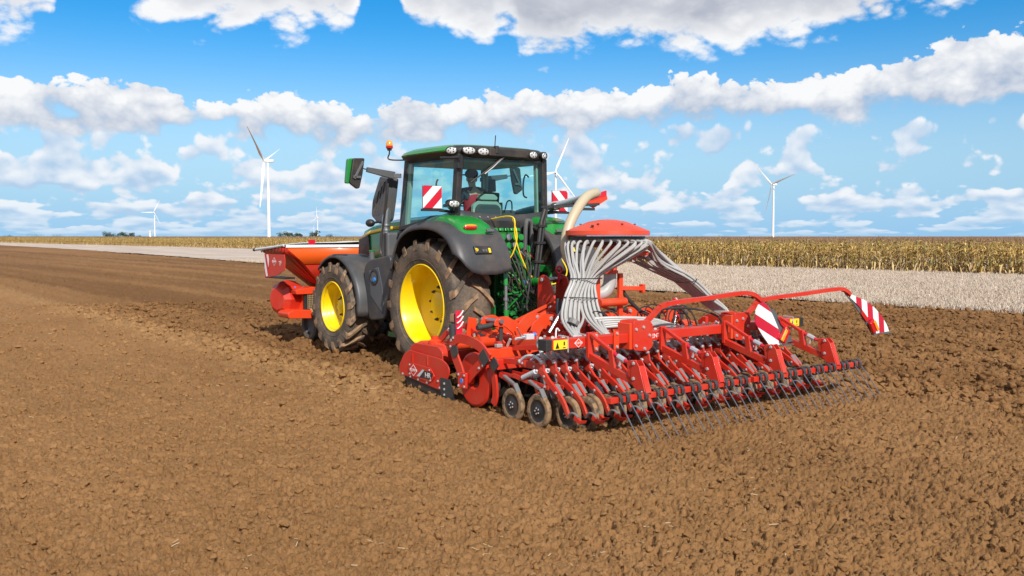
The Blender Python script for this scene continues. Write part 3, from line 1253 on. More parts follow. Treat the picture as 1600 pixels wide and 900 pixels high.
def wheel(side, y, zc, Ro, hw, xc, rimR, nlug, disc, hubr, label):
    c = Vector((side * xc, y, zc))
    ax = (side, 0, 0)
    w = bpy.data.objects.new('wheel', None)
    COL.objects.link(w)
    w.parent = TR
    w['label'] = label
    w.location = c
    BASES[w.name] = tuple(c)
    half = [(rimR - .03, hw * .80), (rimR + .012, hw * .88), (rimR + .05, hw * .93), (Ro * .76, hw * 1.0), (Ro * .84, hw * 1.0),
            (Ro * .91, hw * .96), (Ro - .065, hw * .88), (Ro - .05, hw * .6), (Ro - .042, hw * .25)]
    prof = half + [(Ro - .04, 0)] + [(r, -h) for r, h in half[::-1]]
    b = MB().lathe(prof, c, ax, 72)
    b.lathe([(rimR + .075, hw * .945), (rimR + .085, hw * .975), (rimR + .095, hw * .965)], c, ax, 72)
    b.mi = 1
    for s2 in (-1, 1):
        for k in range(nlug):
            g0 = 2 * math.pi * (k + (.25 if s2 > 0 else -.25)) / nlug
            rows = []
            for t, dg, drop, ww in ((-.12, .0, 0, .030), (.25, .075, 0, .034), (.6, .185, .002, .037), (.88, .285, .008, .041), (1.0, .33, .03, .046), (1.02, .34, .09, .048)):
                g = g0 - dg * (1.0 / Ro)
                h = s2 * t * hw
                rt = Ro - drop
                rb = rt - .085
                row = []
                for r, sg in ((rb, -1.5), (rt, -1.0), (rt, 1.0), (rb, 1.5)):
                    gg = g + sg * ww / Ro
                    row.append(c + Vector((side * h, math.sin(gg) * r, math.cos(gg) * r)))
                rows.append(row)
            b.grid(rows)
            b.add(rows[0], [(0, 1, 2, 3)]).add(rows[-1], [(3, 2, 1, 0)])
    b.build('tyre', [TYRE, LUG], w, angle=38)
    lip = hw * .90
    rp = [(rimR + .010, lip - .03), (rimR + .014, lip), (rimR + .002, lip + .012), (rimR - .014, lip + .004), (rimR - .022, lip - .02), (rimR - .040, lip - .05), (rimR - .045, lip - .10),
          (rimR - .062, lip - .13), (rimR - .066, disc + .09), (rimR - .085, disc + .045), (rimR - .13, disc + .02), (rimR * .72, disc + .015), (rimR * .62, disc - .015), (hubr * 1.55, disc - .015),
          (hubr * 1.5, disc + .0), (hubr * 1.1, disc + .0), (0, disc + .0)]
    rim = MB().lathe(rp, c, ax, 72)
    rim.lathe([(rimR - .01, -lip), (rimR - .05, -lip + .05), (rimR - .066, disc)], c, ax, 48)
    rim = rim.build('rim', YELLOW, w, angle=28)
    hb = MB().lathe([(hubr, disc - .01), (hubr, disc + .06), (hubr * .93, disc + .075), (hubr * .5, disc + .085), (0, disc + .085)], c, ax, 32)
    hb.build('hub', YELLOW, w)
    for k in range(10):
        g = 2 * math.pi * (k + .3) / 10
        p = c + Vector((side * (disc + .0), math.sin(g) * hubr * 1.32, math.cos(g) * hubr * 1.32))
        s_ = MB().lathe([(.016, 0), (.016, .055), (.0, .058)], p, ax, 6).lathe([(.026, 0), (.026, .028), (.018, .030)], p, ax, 6)
        s_.build('wheel_nut', GREYP, w)
    return w


for s in (-1, 1):
    sd = 'left' if s < 0 else 'right'
    wheel(s, 0, .965, 1.005, .335, .935, .607, 17, -.06 if s < 0 else -.06, .20, 'big dusty rear wheel with deep yellow rim, %s side' % sd)
    wheel(s, 2.917, .765, .79, .285, .985, .431, 16, .03, .125, 'smaller front wheel with yellow rim, %s side' % sd)

# ---- chassis
b = MB()
b.span((-.30, -.45, .62), (.30, 1.3, 1.35)).span((-.24, 1.2, .68), (.24, 3.55, 1.25))
b.tube([(-.62, 0, .965), (.62, 0, .965)], .19, 20).tube([(-.60, 0, .965), (-.56, 0, .965)], .27, 20).tube([(.60, 0, .965), (.56, 0, .965)], .27, 20)
b.span((-.36, -.35, .75), (.36, .35, 1.55))
b.build('chassis', RIMTRIM, TR, bevel=.02)
b = MB().beam((-.72, 2.917, .72), (.72, 2.917, .72), .2, .22).span((-.22, 2.7, .55), (.22, 3.1, .95))
b.build('front_axle', RIMTRIM, TR, bevel=.02)
b = MB().span((-.28, 3.3, .55), (.28, 3.75, 1.15)).beam((-.35, 3.6, .6), (-.42, 4.35, .55), .07, .12).beam((.35, 3.6, .6), (.42, 4.35, .55), .07, .12)
b.build('front_linkage', DARKIRON, TR, bevel=.01)
b = MB().span((-.5, 1.4, .5), (.5, 2.1, 1.3))
b.build('underbody_guard', BLACK, TR, bevel=.03)

# ---- bonnet
secs = []
for y, hwid, zt, zb in ((1.18, .50, 2.36, 1.35), (1.7, .50, 2.34, 1.35), (2.3, .50, 2.31, 1.32), (2.9, .485, 2.25, 1.25), (3.25, .46, 2.17, 1.2), (3.42, .40, 2.05, 1.2), (3.47, .34, 1.88, 1.2)):
    pr = [(-hwid, zb), (-hwid * 1.02, zb + .3), (-hwid * .99, zt - .22), (-hwid * .90, zt - .08), (-hwid * .6, zt - .02), (0, zt)]
    pr = pr + [(-x, z) for x, z in pr[-2::-1]]
    secs.append([(x, y, z) for x, z in pr])
hood = MB().grid(secs).add(secs[-1], [tuple(range(len(secs[-1])))]).build('bonnet', GREEN, TR, angle=40)
for s in (-1, 1):
    MB().grid([[(s * .502, 1.6, 2.19), (s * .512, 1.6, 2.13)], [(s * .502, 2.3, 2.16), (s * .512, 2.3, 2.10)], [(s * .488, 2.9, 2.10), (s * .497, 2.9, 2.04)], [(s * .466, 3.24, 2.01), (s * .474, 3.24, 1.96)]]
              ).build('yellow_stripe', YELLOW, hood, solid=.01)
    MB().prism([(3.30, 1.94), (3.36, 1.36), (2.98, 1.40), (2.86, 1.60), (2.95, 2.02)], 'yz', s * .42, s * .51).build('side_grille', BLACK, hood, bevel=.01)
    MB().prism([(3.38, 1.88), (3.44, 1.84), (3.46, 1.68), (3.40, 1.70)], 'yz', s * .30, s * .40).build('headlight', LENS, hood, bevel=.008)
MB().span((-.30, 3.44, 1.3), (.30, 3.485, 1.75)).build('front_grille', BLACK, hood, bevel=.01)

# ---- rear fenders
FP = spline([(0, .84, 1.50), (0, .76, 1.72), (0, .60, 1.98), (0, .32, 2.15), (0, -.05, 2.215), (0, -.45, 2.20), (0, -.78, 2.10), (0, -1.0, 1.93), (0, -1.13, 1.70), (0, -1.17, 1.45)], 5)
FL = [0]
for i in range(1, len(FP)):
    FL.append(FL[-1] + (FP[i] - FP[i - 1]).length)


def fprof(t):
    d_ = t * FL[-1]
    for i in range(1, len(FP)):
        if FL[i] >= d_ or i == len(FP) - 1:
            k = (d_ - FL[i - 1]) / (FL[i] - FL[i - 1])
            p = FP[i - 1].lerp(FP[i], k)
            tg = (FP[i] - FP[i - 1]).normalized()
            return p, Vector((0, -tg.z, tg.y))     # outward normal
    return FP[-1], Vector((0, -1, 0))


for s in (-1, 1):
    rows = []
    for i in range(41):
        row = []
        for x, drop, te in ((.42, .05, .97), (.44, .0, .985), (.7, 0, 1.0), (.95, 0, 1.0), (1.12, .003, .985), (1.22, .012, .955), (1.29, .035, .915), (1.325, .075, .885), (1.335, .12, .87)):
            p, n = fprof(i / 40 * te)
            if n.dot(Vector((0, p.y, p.z - .965))) < 0:
                n = -n
            q = p - n * drop
            row.append((s * x, q.y, q.z))
        rows.append(row)
    fe = MB().grid(rows).build('rear_fender', FENDER, TR, solid=.022, angle=50)
    # green cover on top
    rows = []
    for i in range(15):
        y = .30 - 1.27 * i / 14
        row = []
        for j in range(9):
            x = .50 + .62 * j / 8
            e = min(1, (1 - abs(j - 4) / 4) * 2.6) ** .5 if j not in (0, 8) else 0
            f = min(1, i / 5) ** .7 * min(1, (14 - i) / 2.5) ** .6
            k = min(range(len(FP)), key=lambda q_: abs(FP[q_].y - y) + (9 if FP[q_].z < 1.8 and FP[q_].y > 0 else 0))
            zb = FP[k].z
            if y < -.78:
                zb = 2.10 - (-.78 - y) * .85
            zz = zb + .004 + .095 * e * f * (1.0 - .25 * (y < -.8))
            row.append((s * x, y, zz))
        rows.append(row)
    MB().grid(rows).build('fender_cover', GREEN, TR, solid=.012, angle=60)
    tl = MB().ball((s * .94, -.86, 2.125), .1, 8, (1.25, .36, .40)).build('tail_light', REDLENS, TR, angle=80)
    MB().ball((s * .94, -.868, 2.150), .1, 8, (1.10, .30, .22)).build('amber_lens', AMBER, tl, angle=80)
    MB().box((s * .66, -.955, 2.08), (.13, .03, .05), Matrix.Rotation(R(-35), 3, 'X')).build('reflector', GREYP, TR, bevel=.005)
    # control panel in the fender
    pn = MB().box((s * .90, -1.10, 1.80), (.30, .05, .13), Matrix.Rotation(R(-24), 3, 'X')).build('control_panel', BLACK, TR, bevel=.02)
    MB().box((s * .80, -1.128, 1.795), (.035, .02, .07), Matrix.Rotation(R(-24), 3, 'X')).build('yellow_switch', YELLOWP, pn)
    MB().tube([(s * 1.02, -1.10, 1.815), (s * 1.02, -1.14, 1.805)], .022, 10).build('button', YELLOWP, pn)
    for k in range(2):
        MB().box((s * (.91 - .05 * k), -1.13, 1.795), (.032, .02, .04), Matrix.Rotation(R(-24), 3, 'X')).build('switch', GREYP, pn)
    # front fender
    rows = []
    for i in range(25):
        g = R(46 + 142 * i / 24)
        row = []
        for x, dr in ((.64, .05), (.66, 0), (.9, 0), (1.17, 0), (1.21, .02), (1.22, .06)):
            r_ = .905 - dr
            row.append((s * x, 2.917 + math.cos(g) * r_, .775 + math.sin(g) * r_))
        rows.append(row)
    ff = MB().grid(rows).build('front_fender', FENDER, TR, solid=.02, angle=50)
    MB().beam((s * .40, 2.75, 1.2), (s * .75, 2.75, 1.66), .05, .06).build('fender_bracket', BLACK, ff)

# ---- fuel tank and step, left side
tk = MB().prism(rounded([(2.14, 1.46), (2.0, 1.60), (1.25, 1.70), (1.18, 1.35), (1.42, .64), (1.95, .58), (2.06, .85)], .09), 'yz', -1.05, -.42)
tk = tk.build('fuel_tank', FENDER, TR, bevel=.03)
MB().lathe([(.13, -.02), (.14, .015), (.11, .02), (.10, -.03), (0, -.03)], (-1.05, 1.76, 1.32), (-1, 0, 0), 24).build('filler_recess', BLACK, tk)
MB().lathe([(.036, -.02), (.036, .02), (0, .022)], (-1.06, 1.74, 1.28), (-1, 0, 0), 16).build('filler_cap', BLUEP, tk)
MB().lathe([(.05, 0), (.045, .16), (.035, .17), (0, .17)], (-.95, 2.02, 1.58), (0, 0, 1), 16).build('filler_neck', GREYP, tk)
MB().lathe([(.05, .165), (.05, .185), (0, .187)], (-.95, 2.02, 1.58), (0, 0, 1), 16).build('green_ring', GREEN, tk)
MB().prism([(1.62, 1.5), (1.95, 1.42), (1.9, 1.0), (1.5, .72), (1.45, .9), (1.5, 1.2)], 'yz', -1.058, -1.0).build('side_panel', GREYP, tk, bevel=.02)
st = MB().span((-1.0, 1.10, .36), (-.62, 1.42, .40)).span((-1.0, 1.10, .40), (-.98, 1.42, .44))
st = st.build('step', RIMTRIM, TR, bevel=.006)
MB().beam((-.66, 1.25, .4), (-.66, 1.25, 1.0), .05, .25).build('step_hanger', BLACK, st)
tk2 = MB().prism(rounded([(2.14, 1.46), (2.0, 1.60), (1.25, 1.70), (1.18, 1.35), (1.42, .64), (1.95, .58), (2.06, .85)], .09), 'yz', .42, 1.05)
tk2.build('side_box', FENDER, TR, bevel=.03)

# ---- exhaust and intake beside the cab
ex_ = MB().prism(rounded([(1.76, 3.0), (1.46, 2.95), (1.54, 2.6), (1.64, 2.26), (1.82, 2.20), (2.06, 2.34), (2.02, 2.6)], .05), 'yz', -.94, -.74)
ex_ = ex_.build('intake_housing', GREYP, TR, bevel=.025)
for k in range(3):
    MB().beam((-.944, 1.72 - .07 * k, 2.9), (-.944, 1.94 - .08 * k, 2.36), .012, .02, up=(1, 0, 0)).build('ridge', GREYP, ex_)
MB().tube([(-.86, 1.60, 2.95), (-.86, 1.62, 2.6), (-.88, 1.66, 2.25), (-.88, 1.68, 1.9)], [.04, .05, .075, .075], 14).build('exhaust_pipe', STEEL, TR)
MB().lathe([(.082, 0), (.085, .02), (.082, .04)], (-.88, 1.66, 2.16), (0, 0, 1), 16).lathe([(.082, 0), (.085, .02), (.082, .04)], (-.88, 1.665, 2.08), (0, 0, 1), 16).build('pipe_clamp', STEEL, TR)
cn = MB().span((-.98, 1.44, 1.62), (-.70, 1.74, 2.06)).build('exhaust_canister', GREYP, TR, bevel=.04)
MB().span((-.988, 1.50, 1.64), (-.97, 1.53, 2.05)).span((-.988, 1.63, 1.64), (-.97, 1.66, 2.05)).build('canister_strap', BLACK, cn)
MB().tube(spline([(-.96, 1.44, 2.93), (-.98, 1.46, 2.6), (-.99, 1.56, 2.2), (-1.02, 1.60, 1.78), (-1.02, 1.52, 1.66), (-.98, 1.38, 1.66)], 5), .018, 8).build('handrail', BLACK, TR)
MB().ball((-1.0, 1.98, 2.22), .075, 8, (1, 1.3, .9)).tube([(-1.0, 1.9, 2.22), (-.86, 1.7, 2.26)], .02, 6).build('round_mirror', BLACK, TR)

# ---- cab
cab = MB()
cab.beam((-.86, -.33, 2.02), (-.80, -.37, 3.22), .10, .12, up=(0, 1, 0)).beam((.86, -.33, 2.02), (.80, -.37, 3.22), .10, .12, up=(0, 1, 0))
cab.beam((-.84, 1.24, 1.9), (-.76, 1.16, 3.22), .07, .10, up=(0, 1, 0)).beam((.84, 1.24, 1.9), (.76, 1.16, 3.22), .07, .10, up=(0, 1, 0))
cab.beam((-.86, -.3, 2.33), (-.86, 1.24, 2.12), .06, .07).beam((.86, -.3, 2.33), (.86, 1.24, 2.12), .06, .07)
cab.beam((-.79, -.37, 3.19), (.79, -.37, 3.19), .07, .07).beam((-.76, 1.16, 3.19), (.76, 1.16, 3.19), .07, .07)
cab.beam((-.79, -.37, 3.19), (-.76, 1.16, 3.19), .07, .07).beam((.79, -.37, 3.19), (.76, 1.16, 3.19), .07, .07)
cab.build('cab_frame', BLACK, TR, bevel=.015)
# lower rear wall, bowed
rows = []
for z, dy in ((1.62, .06), (2.0, .02), (2.22, .0), (2.33, 0)):
    row = []
    for j in range(13):
        x = -.84 + 1.68 * j / 12
        bow = .06 * (1 - (x / .84) ** 2)
        zz = z if z < 2.3 else 2.40 - .07 * (1 - (x / .84) ** 2)
        row.append((x, -.36 - bow + dy, zz))
    rows.append(row)
rw = MB().grid(rows).build('rear_wall', GREYD, TR, solid=.03, angle=50)
MB().span((-.45, -.44, 2.10), (.30, -.40, 2.24)).build('vent_opening', BLACK, rw, bevel=.01)
for k in range(5):
    MB().bolt((-.62 + .15 * k, -.43, 2.29), (0, -1, 0), .012).build('bolt', ZINC, rw)
MB().span((-.80, -.30, 1.75), (.80, 1.2, 1.98)).build('cab_floor', BLACK, TR, bevel=.02)
MB().span((-.84, -.2, 1.98), (-.78, 1.2, 2.14)).span((.78, -.2, 1.98), (.84, 1.2, 2.14)).build('cab_sill', BLACK, TR, bevel=.01)


def pane(name, cs, m=GLASS, bow=0):
    p = [Vector(c) for c in cs]
    n = (p[1] - p[0]).cross(p[3] - p[0]).normalized()
    rows = []
    for i in range(5):
        row = []
        for j in range(7):
            u, v = j / 6, i / 4
            q = (p[0] * (1 - u) + p[1] * u) * (1 - v) + (p[3] * (1 - u) + p[2] * u) * v
            row.append(q + n * bow * 4 * u * (1 - u))
        rows.append(row)
    return MB().grid(rows).build(name, m, TR, angle=60)


pane('rear_window', [(-.79, -.40, 2.41), (.79, -.40, 2.41), (.745, -.42, 3.17), (-.745, -.42, 3.17)], bow=.045)
pane('side_window', [(-.87, 1.21, 2.15), (-.875, -.27, 2.36), (-.82, -.30, 3.16), (-.79, 1.13, 3.16)], bow=.02)
pane('side_window', [(.875, -.27, 2.36), (.87, 1.21, 2.15), (.79, 1.13, 3.16), (.82, -.30, 3.16)], bow=.02)
pane('windscreen', [(.81, 1.26, 2.0), (-.81, 1.26, 2.0), (-.73, 1.18, 3.16), (.73, 1.18, 3.16)], bow=.05)
for s in (-1, 1):
    MB().beam((s * .80, 1.14, 2.0), (s * .735, 1.08, 3.16), .09, .06, up=(1, 0, 0)).build('pillar_trim', CREAM, TR, bevel=.012)
    MB().beam((s * .80, -.24, 2.3), (s * .75, -.27, 3.15), .08, .05, up=(1, 0, 0)).build('pillar_trim', CREAM, TR, bevel=.012)
MB().span((-.72, -.3, 3.12), (.72, 1.1, 3.16)).build('head_lining', CREAM, TR, bevel=.01)


# roof
def sq_loop(hx, hy, cx, cy, z, p=4.0, n=40):
    o = []
    for k in range(n):
        g = 2 * math.pi * k / n
        c, s_ = math.cos(g), math.sin(g)
        o.append((cx + hx * math.copysign(abs(c) ** (2 / p), c), cy + hy * math.copysign(abs(s_) ** (2 / p), s_), z))
    return o + [o[0]]


rf = MB().grid([sq_loop(.02, .02, 0, .45, 3.405), sq_loop(.55, .55, 0, .45, 3.40), sq_loop(.82, .80, 0, .45, 3.375), sq_loop(.93, .92, 0, .45, 3.325), sq_loop(.965, .955, 0, .45, 3.28), sq_loop(.955, .945, 0, .45, 3.262)])
roof = rf.build('roof', GREEN, TR, angle=50)
MB().grid([sq_loop(.955, .945, 0, .45, 3.262), sq_loop(.93, .92, 0, .45, 3.22), sq_loop(.86, .86, 0, .45, 3.175), sq_loop(.5, .5, 0, .45, 3.172), sq_loop(.02, .02, 0, .45, 3.172)]).build('roof_underside', BLACK, roof, angle=50)
# black rear fascia with lamps
rows = []
for z, k in ((3.345, .955), (3.325, .985), (3.27, 1.006), (3.215, .985), (3.18, .94)):
    lp = sq_loop(.955 * k, .945 * k, 0, .45, z, n=80)
    rows.append([p for p in lp[48:73]])
rows = [[(p[0], p[1] - .02, p[2]) for p in r] for r in rows]
MB().grid(rows).build('rear_fascia', BLACK, roof, solid=.015, angle=50)
MB().span((-.36, -.54, 3.20), (.36, -.47, 3.325)).build('fascia_recess', BLACK, roof, bevel=.02)


def lamp(c, dirv, rx, rz, label=None, parent=TR):
    d_ = Vector(dirv).normalized()
    u = d_.cross(Vector((0, 0, 1))).normalized()
    w = u.cross(d_)
    c = Vector(c)
    N_ = 24

    def ring(k, dd_):
        return [c + u * (math.cos(2 * math.pi * i / N_) * rx * k) + w * (math.sin(2 * math.pi * i / N_) * rz * k) + d_ * dd_ for i in range(N_ + 1)]
    h = MB().grid([ring(1.0, -.05), ring(1.22, -.03), ring(1.22, .015), ring(1.05, .02), ring(1.0, .004)]).build('work_light', BLACK, parent, angle=40)
    MB().grid([ring(1.02, .006), ring(.8, .018), ring(.4, .024), ring(.01, .026)]).build('lens', LENS, h, angle=60)
    for i in range(5):
        g = 2 * math.pi * i / 5
        p = c + u * (math.cos(g) * rx * .55) + w * (math.sin(g) * rz * .55) + d_ * .020
        MB().lathe([(.014, 0), (.010, .006), (0, .006)], p, d_, 8).build('led', GREYP, h)
    return h


lamp((-.90, -.32, 3.27), (-.75, -.7, -.05), .075, .05, parent=roof)
lamp((-.70, -.485, 3.27), (-.12, -1, -.05), .10, .052, parent=roof)
lamp((-.46, -.512, 3.265), (0, -1, -.05), .10, .052, parent=roof)
lamp((.50, -.512, 3.265), (0, -1, -.05), .075, .052, parent=roof)
lamp((.74, -.48, 3.265), (.25, -1, -.05), .065, .05, parent=roof)
lamp((-.98, -.50, 2.475), (-.1, -1, -.1), .085, .048)
lamp((.98, -.50, 2.475), (.1, -1, -.1), .085, .048)
MB().tube([(-.98, -.46, 2.44), (-.93, -.36, 2.38)], .02, 6).tube([(.98, -.46, 2.44), (.93, -.36, 2.38)], .02, 6).build('lamp_bracket', BLACK, TR)
MB().tube([(-.22, -.48, 3.35), (-.22, -.5, 3.52)], .008, 6).build('aerial', BLACK, roof)
MB().span((-.25, -.55, 3.24), (-.19, -.48, 3.36)).build('aerial_base', BLACK, roof, bevel=.01)
bc = MB().tube(spline([(-.72, 1.12, 3.23), (-.98, 1.36, 3.24), (-.98, 1.36, 3.34), (-.98, 1.36, 3.42)], 5), .012, 8).lathe([(.035, 0), (.04, .03), (.03, .05)], (-.98, 1.36, 3.385), (0, 0, 1), 12)
bc = bc.build('beacon_stalk', BLACK, roof)
MB().lathe([(.052, 0), (.054, .03), (.054, .075), (.04, .11), (.018, .125), (0, .127)], (-.98, 1.36, 3.425), (0, 0, 1), 20).build('beacon', AMBER, roof, angle=50)
MB().lathe([(.056, -.005), (.058, .0), (.058, .035), (.05, .04)], (-.98, 1.36, 3.425), (0, 0, 1), 20).build('beacon_base', REDLENS, roof)

# mirrors
for s in (-1, 1):
    ma = MB().beam((s * .80, 1.30, 2.98), (s * .92, 1.34, 2.98), .05, .07).beam((s * .90, 1.35, 2.985), (s * 1.40, 1.35, 3.06), .06, .12, h2=.075)
    ma = ma.tube([(s * 1.38, 1.35, 3.06), (s * 1.52, 1.35, 3.08)], .012, 6).build('mirror_arm', GREYP, TR, bevel=.015)
    po = [(-1.66, 3.225), (-1.46, 3.235), (-1.50, 2.98), (-1.555, 2.76), (-1.60, 2.745), (-1.725, 2.83)]
    po = [(s * -x if s > 0 else x, z) for x, z in po]
    mh = MB().prism(rounded(po, .03), 'xz', 1.30, 1.36).build('mirror_head', BLACK, TR, bevel=.012)
    gp = [(-1.72, 3.22), (-1.60, 3.23), (-1.66, 2.83), (-1.76, 2.83)]
    gp = [(s * -x if s > 0 else x, z) for x, z in gp]
    MB().prism(rounded(gp, .03), 'xz', 1.36, 1.44).build('mirror_cover', GREEN, mh, bevel=.015)
    sg = -1 if s < 0 else 1
    MB().beam((sg * 1.66, 1.285, 2.90), (sg * 1.50, 1.285, 3.18), .03, .04).beam((sg * 1.68, 1.285, 2.93), (sg * 1.54, 1.285, 2.93), .03, .04).build('mirror_bracket', GREYP, mh, bevel=.006)

# warning panels
WL = stripes('warning_stripes_left', (.7071, 0, -.7071), .226, 12.889)
WR = stripes('warning_stripes_right', (.7071, 0, .7071), .226, -10.325)
for s, m in ((-1, WL), (1, WR)):
    x0, x1 = (-1.39, -1.07) if s < 0 else (1.07, 1.39)
    wp = MB().span((x0, -.31, 2.41), (x1, -.295, 2.735)).build('warning_panel', m, TR, label='red and white striped warning panel')
    MB().span((x0 - .004, -.294, 2.40), (x1 + .004, -.286, 2.74)).build('back_plate', GREYP, wp)
    MB().span((min(x0, x1) - .02, -.33, 2.365), (max(x0, x1) + .02, -.27, 2.40)).beam((s * 1.10, -.3, 2.38), (s * .86, -.3, 2.36), .04, .04).build('panel_bracket', BLACK, wp)

# wiper
MB().tube([(-.66, -.47, 2.80), (-.40, -.49, 2.97), (-.10, -.49, 3.18)], .013, 6).build('wiper_blade', BLACK, TR)
MB().tube([(-.06, -.49, 3.20), (-.28, -.505, 3.03), (-.42, -.495, 2.93)], .012, 6).build('wiper_arm', STEEL, TR)
MB().tube([(-.85, -.44, 3.12), (-.85, -.45, 3.16), (-1.02, -.2, 3.16)], .02, 8).span((-.90, -.48, 3.0), (-.82, -.40, 3.04)).build('door_bracket', BLACK, TR)
MB().tube(spline([(-.90, .05, 2.55), (-.93, .05, 2.62), (-.93, .05, 2.80), (-.90, .05, 2.86)], 4), .014, 6).build('grab_handle', BLACK, TR)
MB().tube(spline([(.70, -.1, 2.62), (.62, -.12, 2.66), (.60, -.14, 2.86), (.66, -.12, 2.98), (.74, -.1, 2.95)], 5), .014, 6).build('grab_handle', BLACK, TR)

# interior
seat = MB().prism(rounded([(-.05, 2.06), (.42, 2.06), (.44, 2.20), (-.02, 2.20)], .04), 'yz', -.24, .26).build('seat', SEATM, TR, bevel=.03)
MB().prism(rounded([(-.24, 2.06), (.20, 2.06), (.23, 2.42), (.17, 2.50), (-.21, 2.50), (-.27, 2.42)], .05), 'xz', -.06, .05).build('seat_back', SEATM, seat, bevel=.03)
MB().prism(rounded([(-.29, 2.18), (-.24, 2.16), (-.22, 2.46), (.18, 2.46), (.20, 2.2), (.25, 2.2), (.25, 2.48), (.17, 2.55), (-.22, 2.55), (-.30, 2.48)], .03), 'xz', -.02, .04).build('seat_edge', CREAM, seat, bevel=.012)
MB().prism(rounded([(-.18, 2.56), (.15, 2.56), (.17, 2.61), (.10, 2.66), (-.13, 2.66), (-.20, 2.61)], .03), 'xz', -.05, .05).build('headrest', CREAM, seat, bevel=.02)
MB().tube([(-.08, 0, 2.48), (-.08, 0, 2.6)], .012, 6).tube([(.05, 0, 2.48), (.05, 0, 2.6)], .012, 6).build('headrest_post', STEEL, seat)
MB().span((.30, .0, 1.98), (.55, .75, 2.42)).build('side_console', SEATM, TR, bevel=.03)
mn = MB().prism(rounded([(.42, 2.50), (.68, 2.48), (.70, 2.72), (.45, 2.74)], .02), 'xz', .62, .66).build('monitor', BLACK, TR, bevel=.008)
MB().tube([(.56, .64, 2.4), (.56, .66, 2.6)], .02, 6).build('monitor_post', BLACK, mn)
b = MB().prism(rounded([(.60, 2.74), (.76, 2.75), (.75, 2.96), (.61, 2.95)], .02), 'xz', .80, .83)
b.build('monitor', BLACK, TR, bevel=.008)
MB().tube(spline([(.30, -.05, 2.42), (.34, -.06, 2.55), (.42, -.06, 2.55), (.44, -.05, 2.42)], 4), .012, 6).span((.33, .12, 2.42), (.38, .17, 2.54)).build('lever', BLACK, TR)
sw = MB().lathe([(.19 + .016 * math.cos(k * math.pi / 4), .016 * math.sin(k * math.pi / 4)) for k in range(8)], (0, .86, 2.50), (0, -.5, .85), 28, close=True)
sw = sw.build('steering_wheel', BLACK, TR, angle=60)
MB().tube([(0, 1.02, 2.1), (0, .87, 2.48)], .04, 8).tube([(-.18, .86, 2.5), (.18, .86, 2.5)], .012, 6).build('steering_column', BLACK, sw)

# ---- rear hitch, valves, hoses
b = MB().span((-.33, -.62, .62), (.33, -.30, 1.70)).span((-.26, -.74, .85), (.26, -.6, 1.45)).span((-.40, -.55, .55), (.40, -.2, .8))
b.build('rear_housing', RIMTRIM, TR, bevel=.02)
hyd = MB().span((-.46, -.68, 1.66), (.10, -.46, 2.06)).build('valve_block', RIMTRIM, TR, bevel=.015)
for i in range(5):
    for j in range(3):
        x, z = -.42 + i * .115, 1.72 + j * .125
        v = MB().lathe([(.045, 0), (.045, .07), (.035, .09), (.05, .10), (.05, .13), (.03, .135), (0, .135)], (x, -.67, z), (0, -1, .12), 12)
        v.build('coupler', GREEN if (i + j) % 4 else STEEL, hyd)
for i in range(6):
    MB().box((-.46 + i * .105, -.60, 2.07), (.075, .20, .05), Matrix.Rotation(R(-20), 3, 'X')).build('valve_cover', GREEN, hyd, bevel=.01)
for k in range(40):
    x, z = random.uniform(-.36, .34), random.uniform(.7, 1.66)
    q = MB()
    if k % 3:
        q.lathe([(.04, 0), (.04, .08), (.026, .10), (.026, .15), (0, .15)], (x, -.72, z), (random.uniform(-.3, .3), -1, random.uniform(-.2, .3)), 8)
    else:
        q.box((x, -.78, z), (random.uniform(.06, .16), .12, random.uniform(.05, .12)))
    q.build('fitting', random.choice((RIMTRIM, GREEN, STEEL, GREEN, RIMTRIM)), TR, bevel=.006)
for s in (-1, 1):
    MB().beam((s * .36, -.42, 1.52), (s * .42, -1.02, 1.50), .09, .14, h2=.1).build('lift_arm', GREEN, TR, bevel=.012)
    lr = MB().tube([(s * .42, -1.0, 1.50), (s * .43, -1.03, 1.28)], .034, 10).build('lift_rod', GREEN, TR)
    MB().tube([(s * .43, -1.035, .92), (s * .435, -1.06, .62)], .038, 10).build('rod_sleeve', GREEN, lr)
    MB().tube([(s * .43, -1.03, 1.28), (s * .43, -1.035, .92)], .024, 10).lathe([(.042, -.02), (.042, .02)], (s * .43, -1.032, 1.08), (0, 0, 1), 10).build('spindle', STEEL, lr)
    MB().beam((s * .38, -.25, .62), (s * .45, -1.42, .56), .06, .13).build('lower_link', GREEN, TR, bevel=.015)
tl = MB().tube([(0, -.72, 1.27), (.02, -1.28, 1.34)], .055, 14).lathe([(.07, -.02), (.07, .02)], (.02, -1.2, 1.33), (0, 1, -.1), 14).build('top_link', GREEN, TR)
MB().tube([(.02, -1.28, 1.34), (.03, -1.62, 1.385)], .03, 10).build('top_link_rod', DARKIRON, tl)
for k, (c_, m_) in enumerate(((-.86, AMBER), (-.94, BLUEP), (-1.02, WHITEP))):
    y0 = c_
    t0 = (-.72 - y0) / .56
    MB().tube([(.02 * t0, y0, 1.27 + .07 * t0 + .002), (.02 * t0 + .003, y0 - .07, 1.27 + .07 * (t0 + .125) + .002)], .0565, 14, caps=False).build('sticker_band', m_, tl)
MB().prism(rounded([(-.1, 1.1), (.1, 1.1), (.12, 1.42), (-.12, 1.42)], .03), 'xz', -.72, -.60).build('top_link_bracket', RIMTRIM, TR)
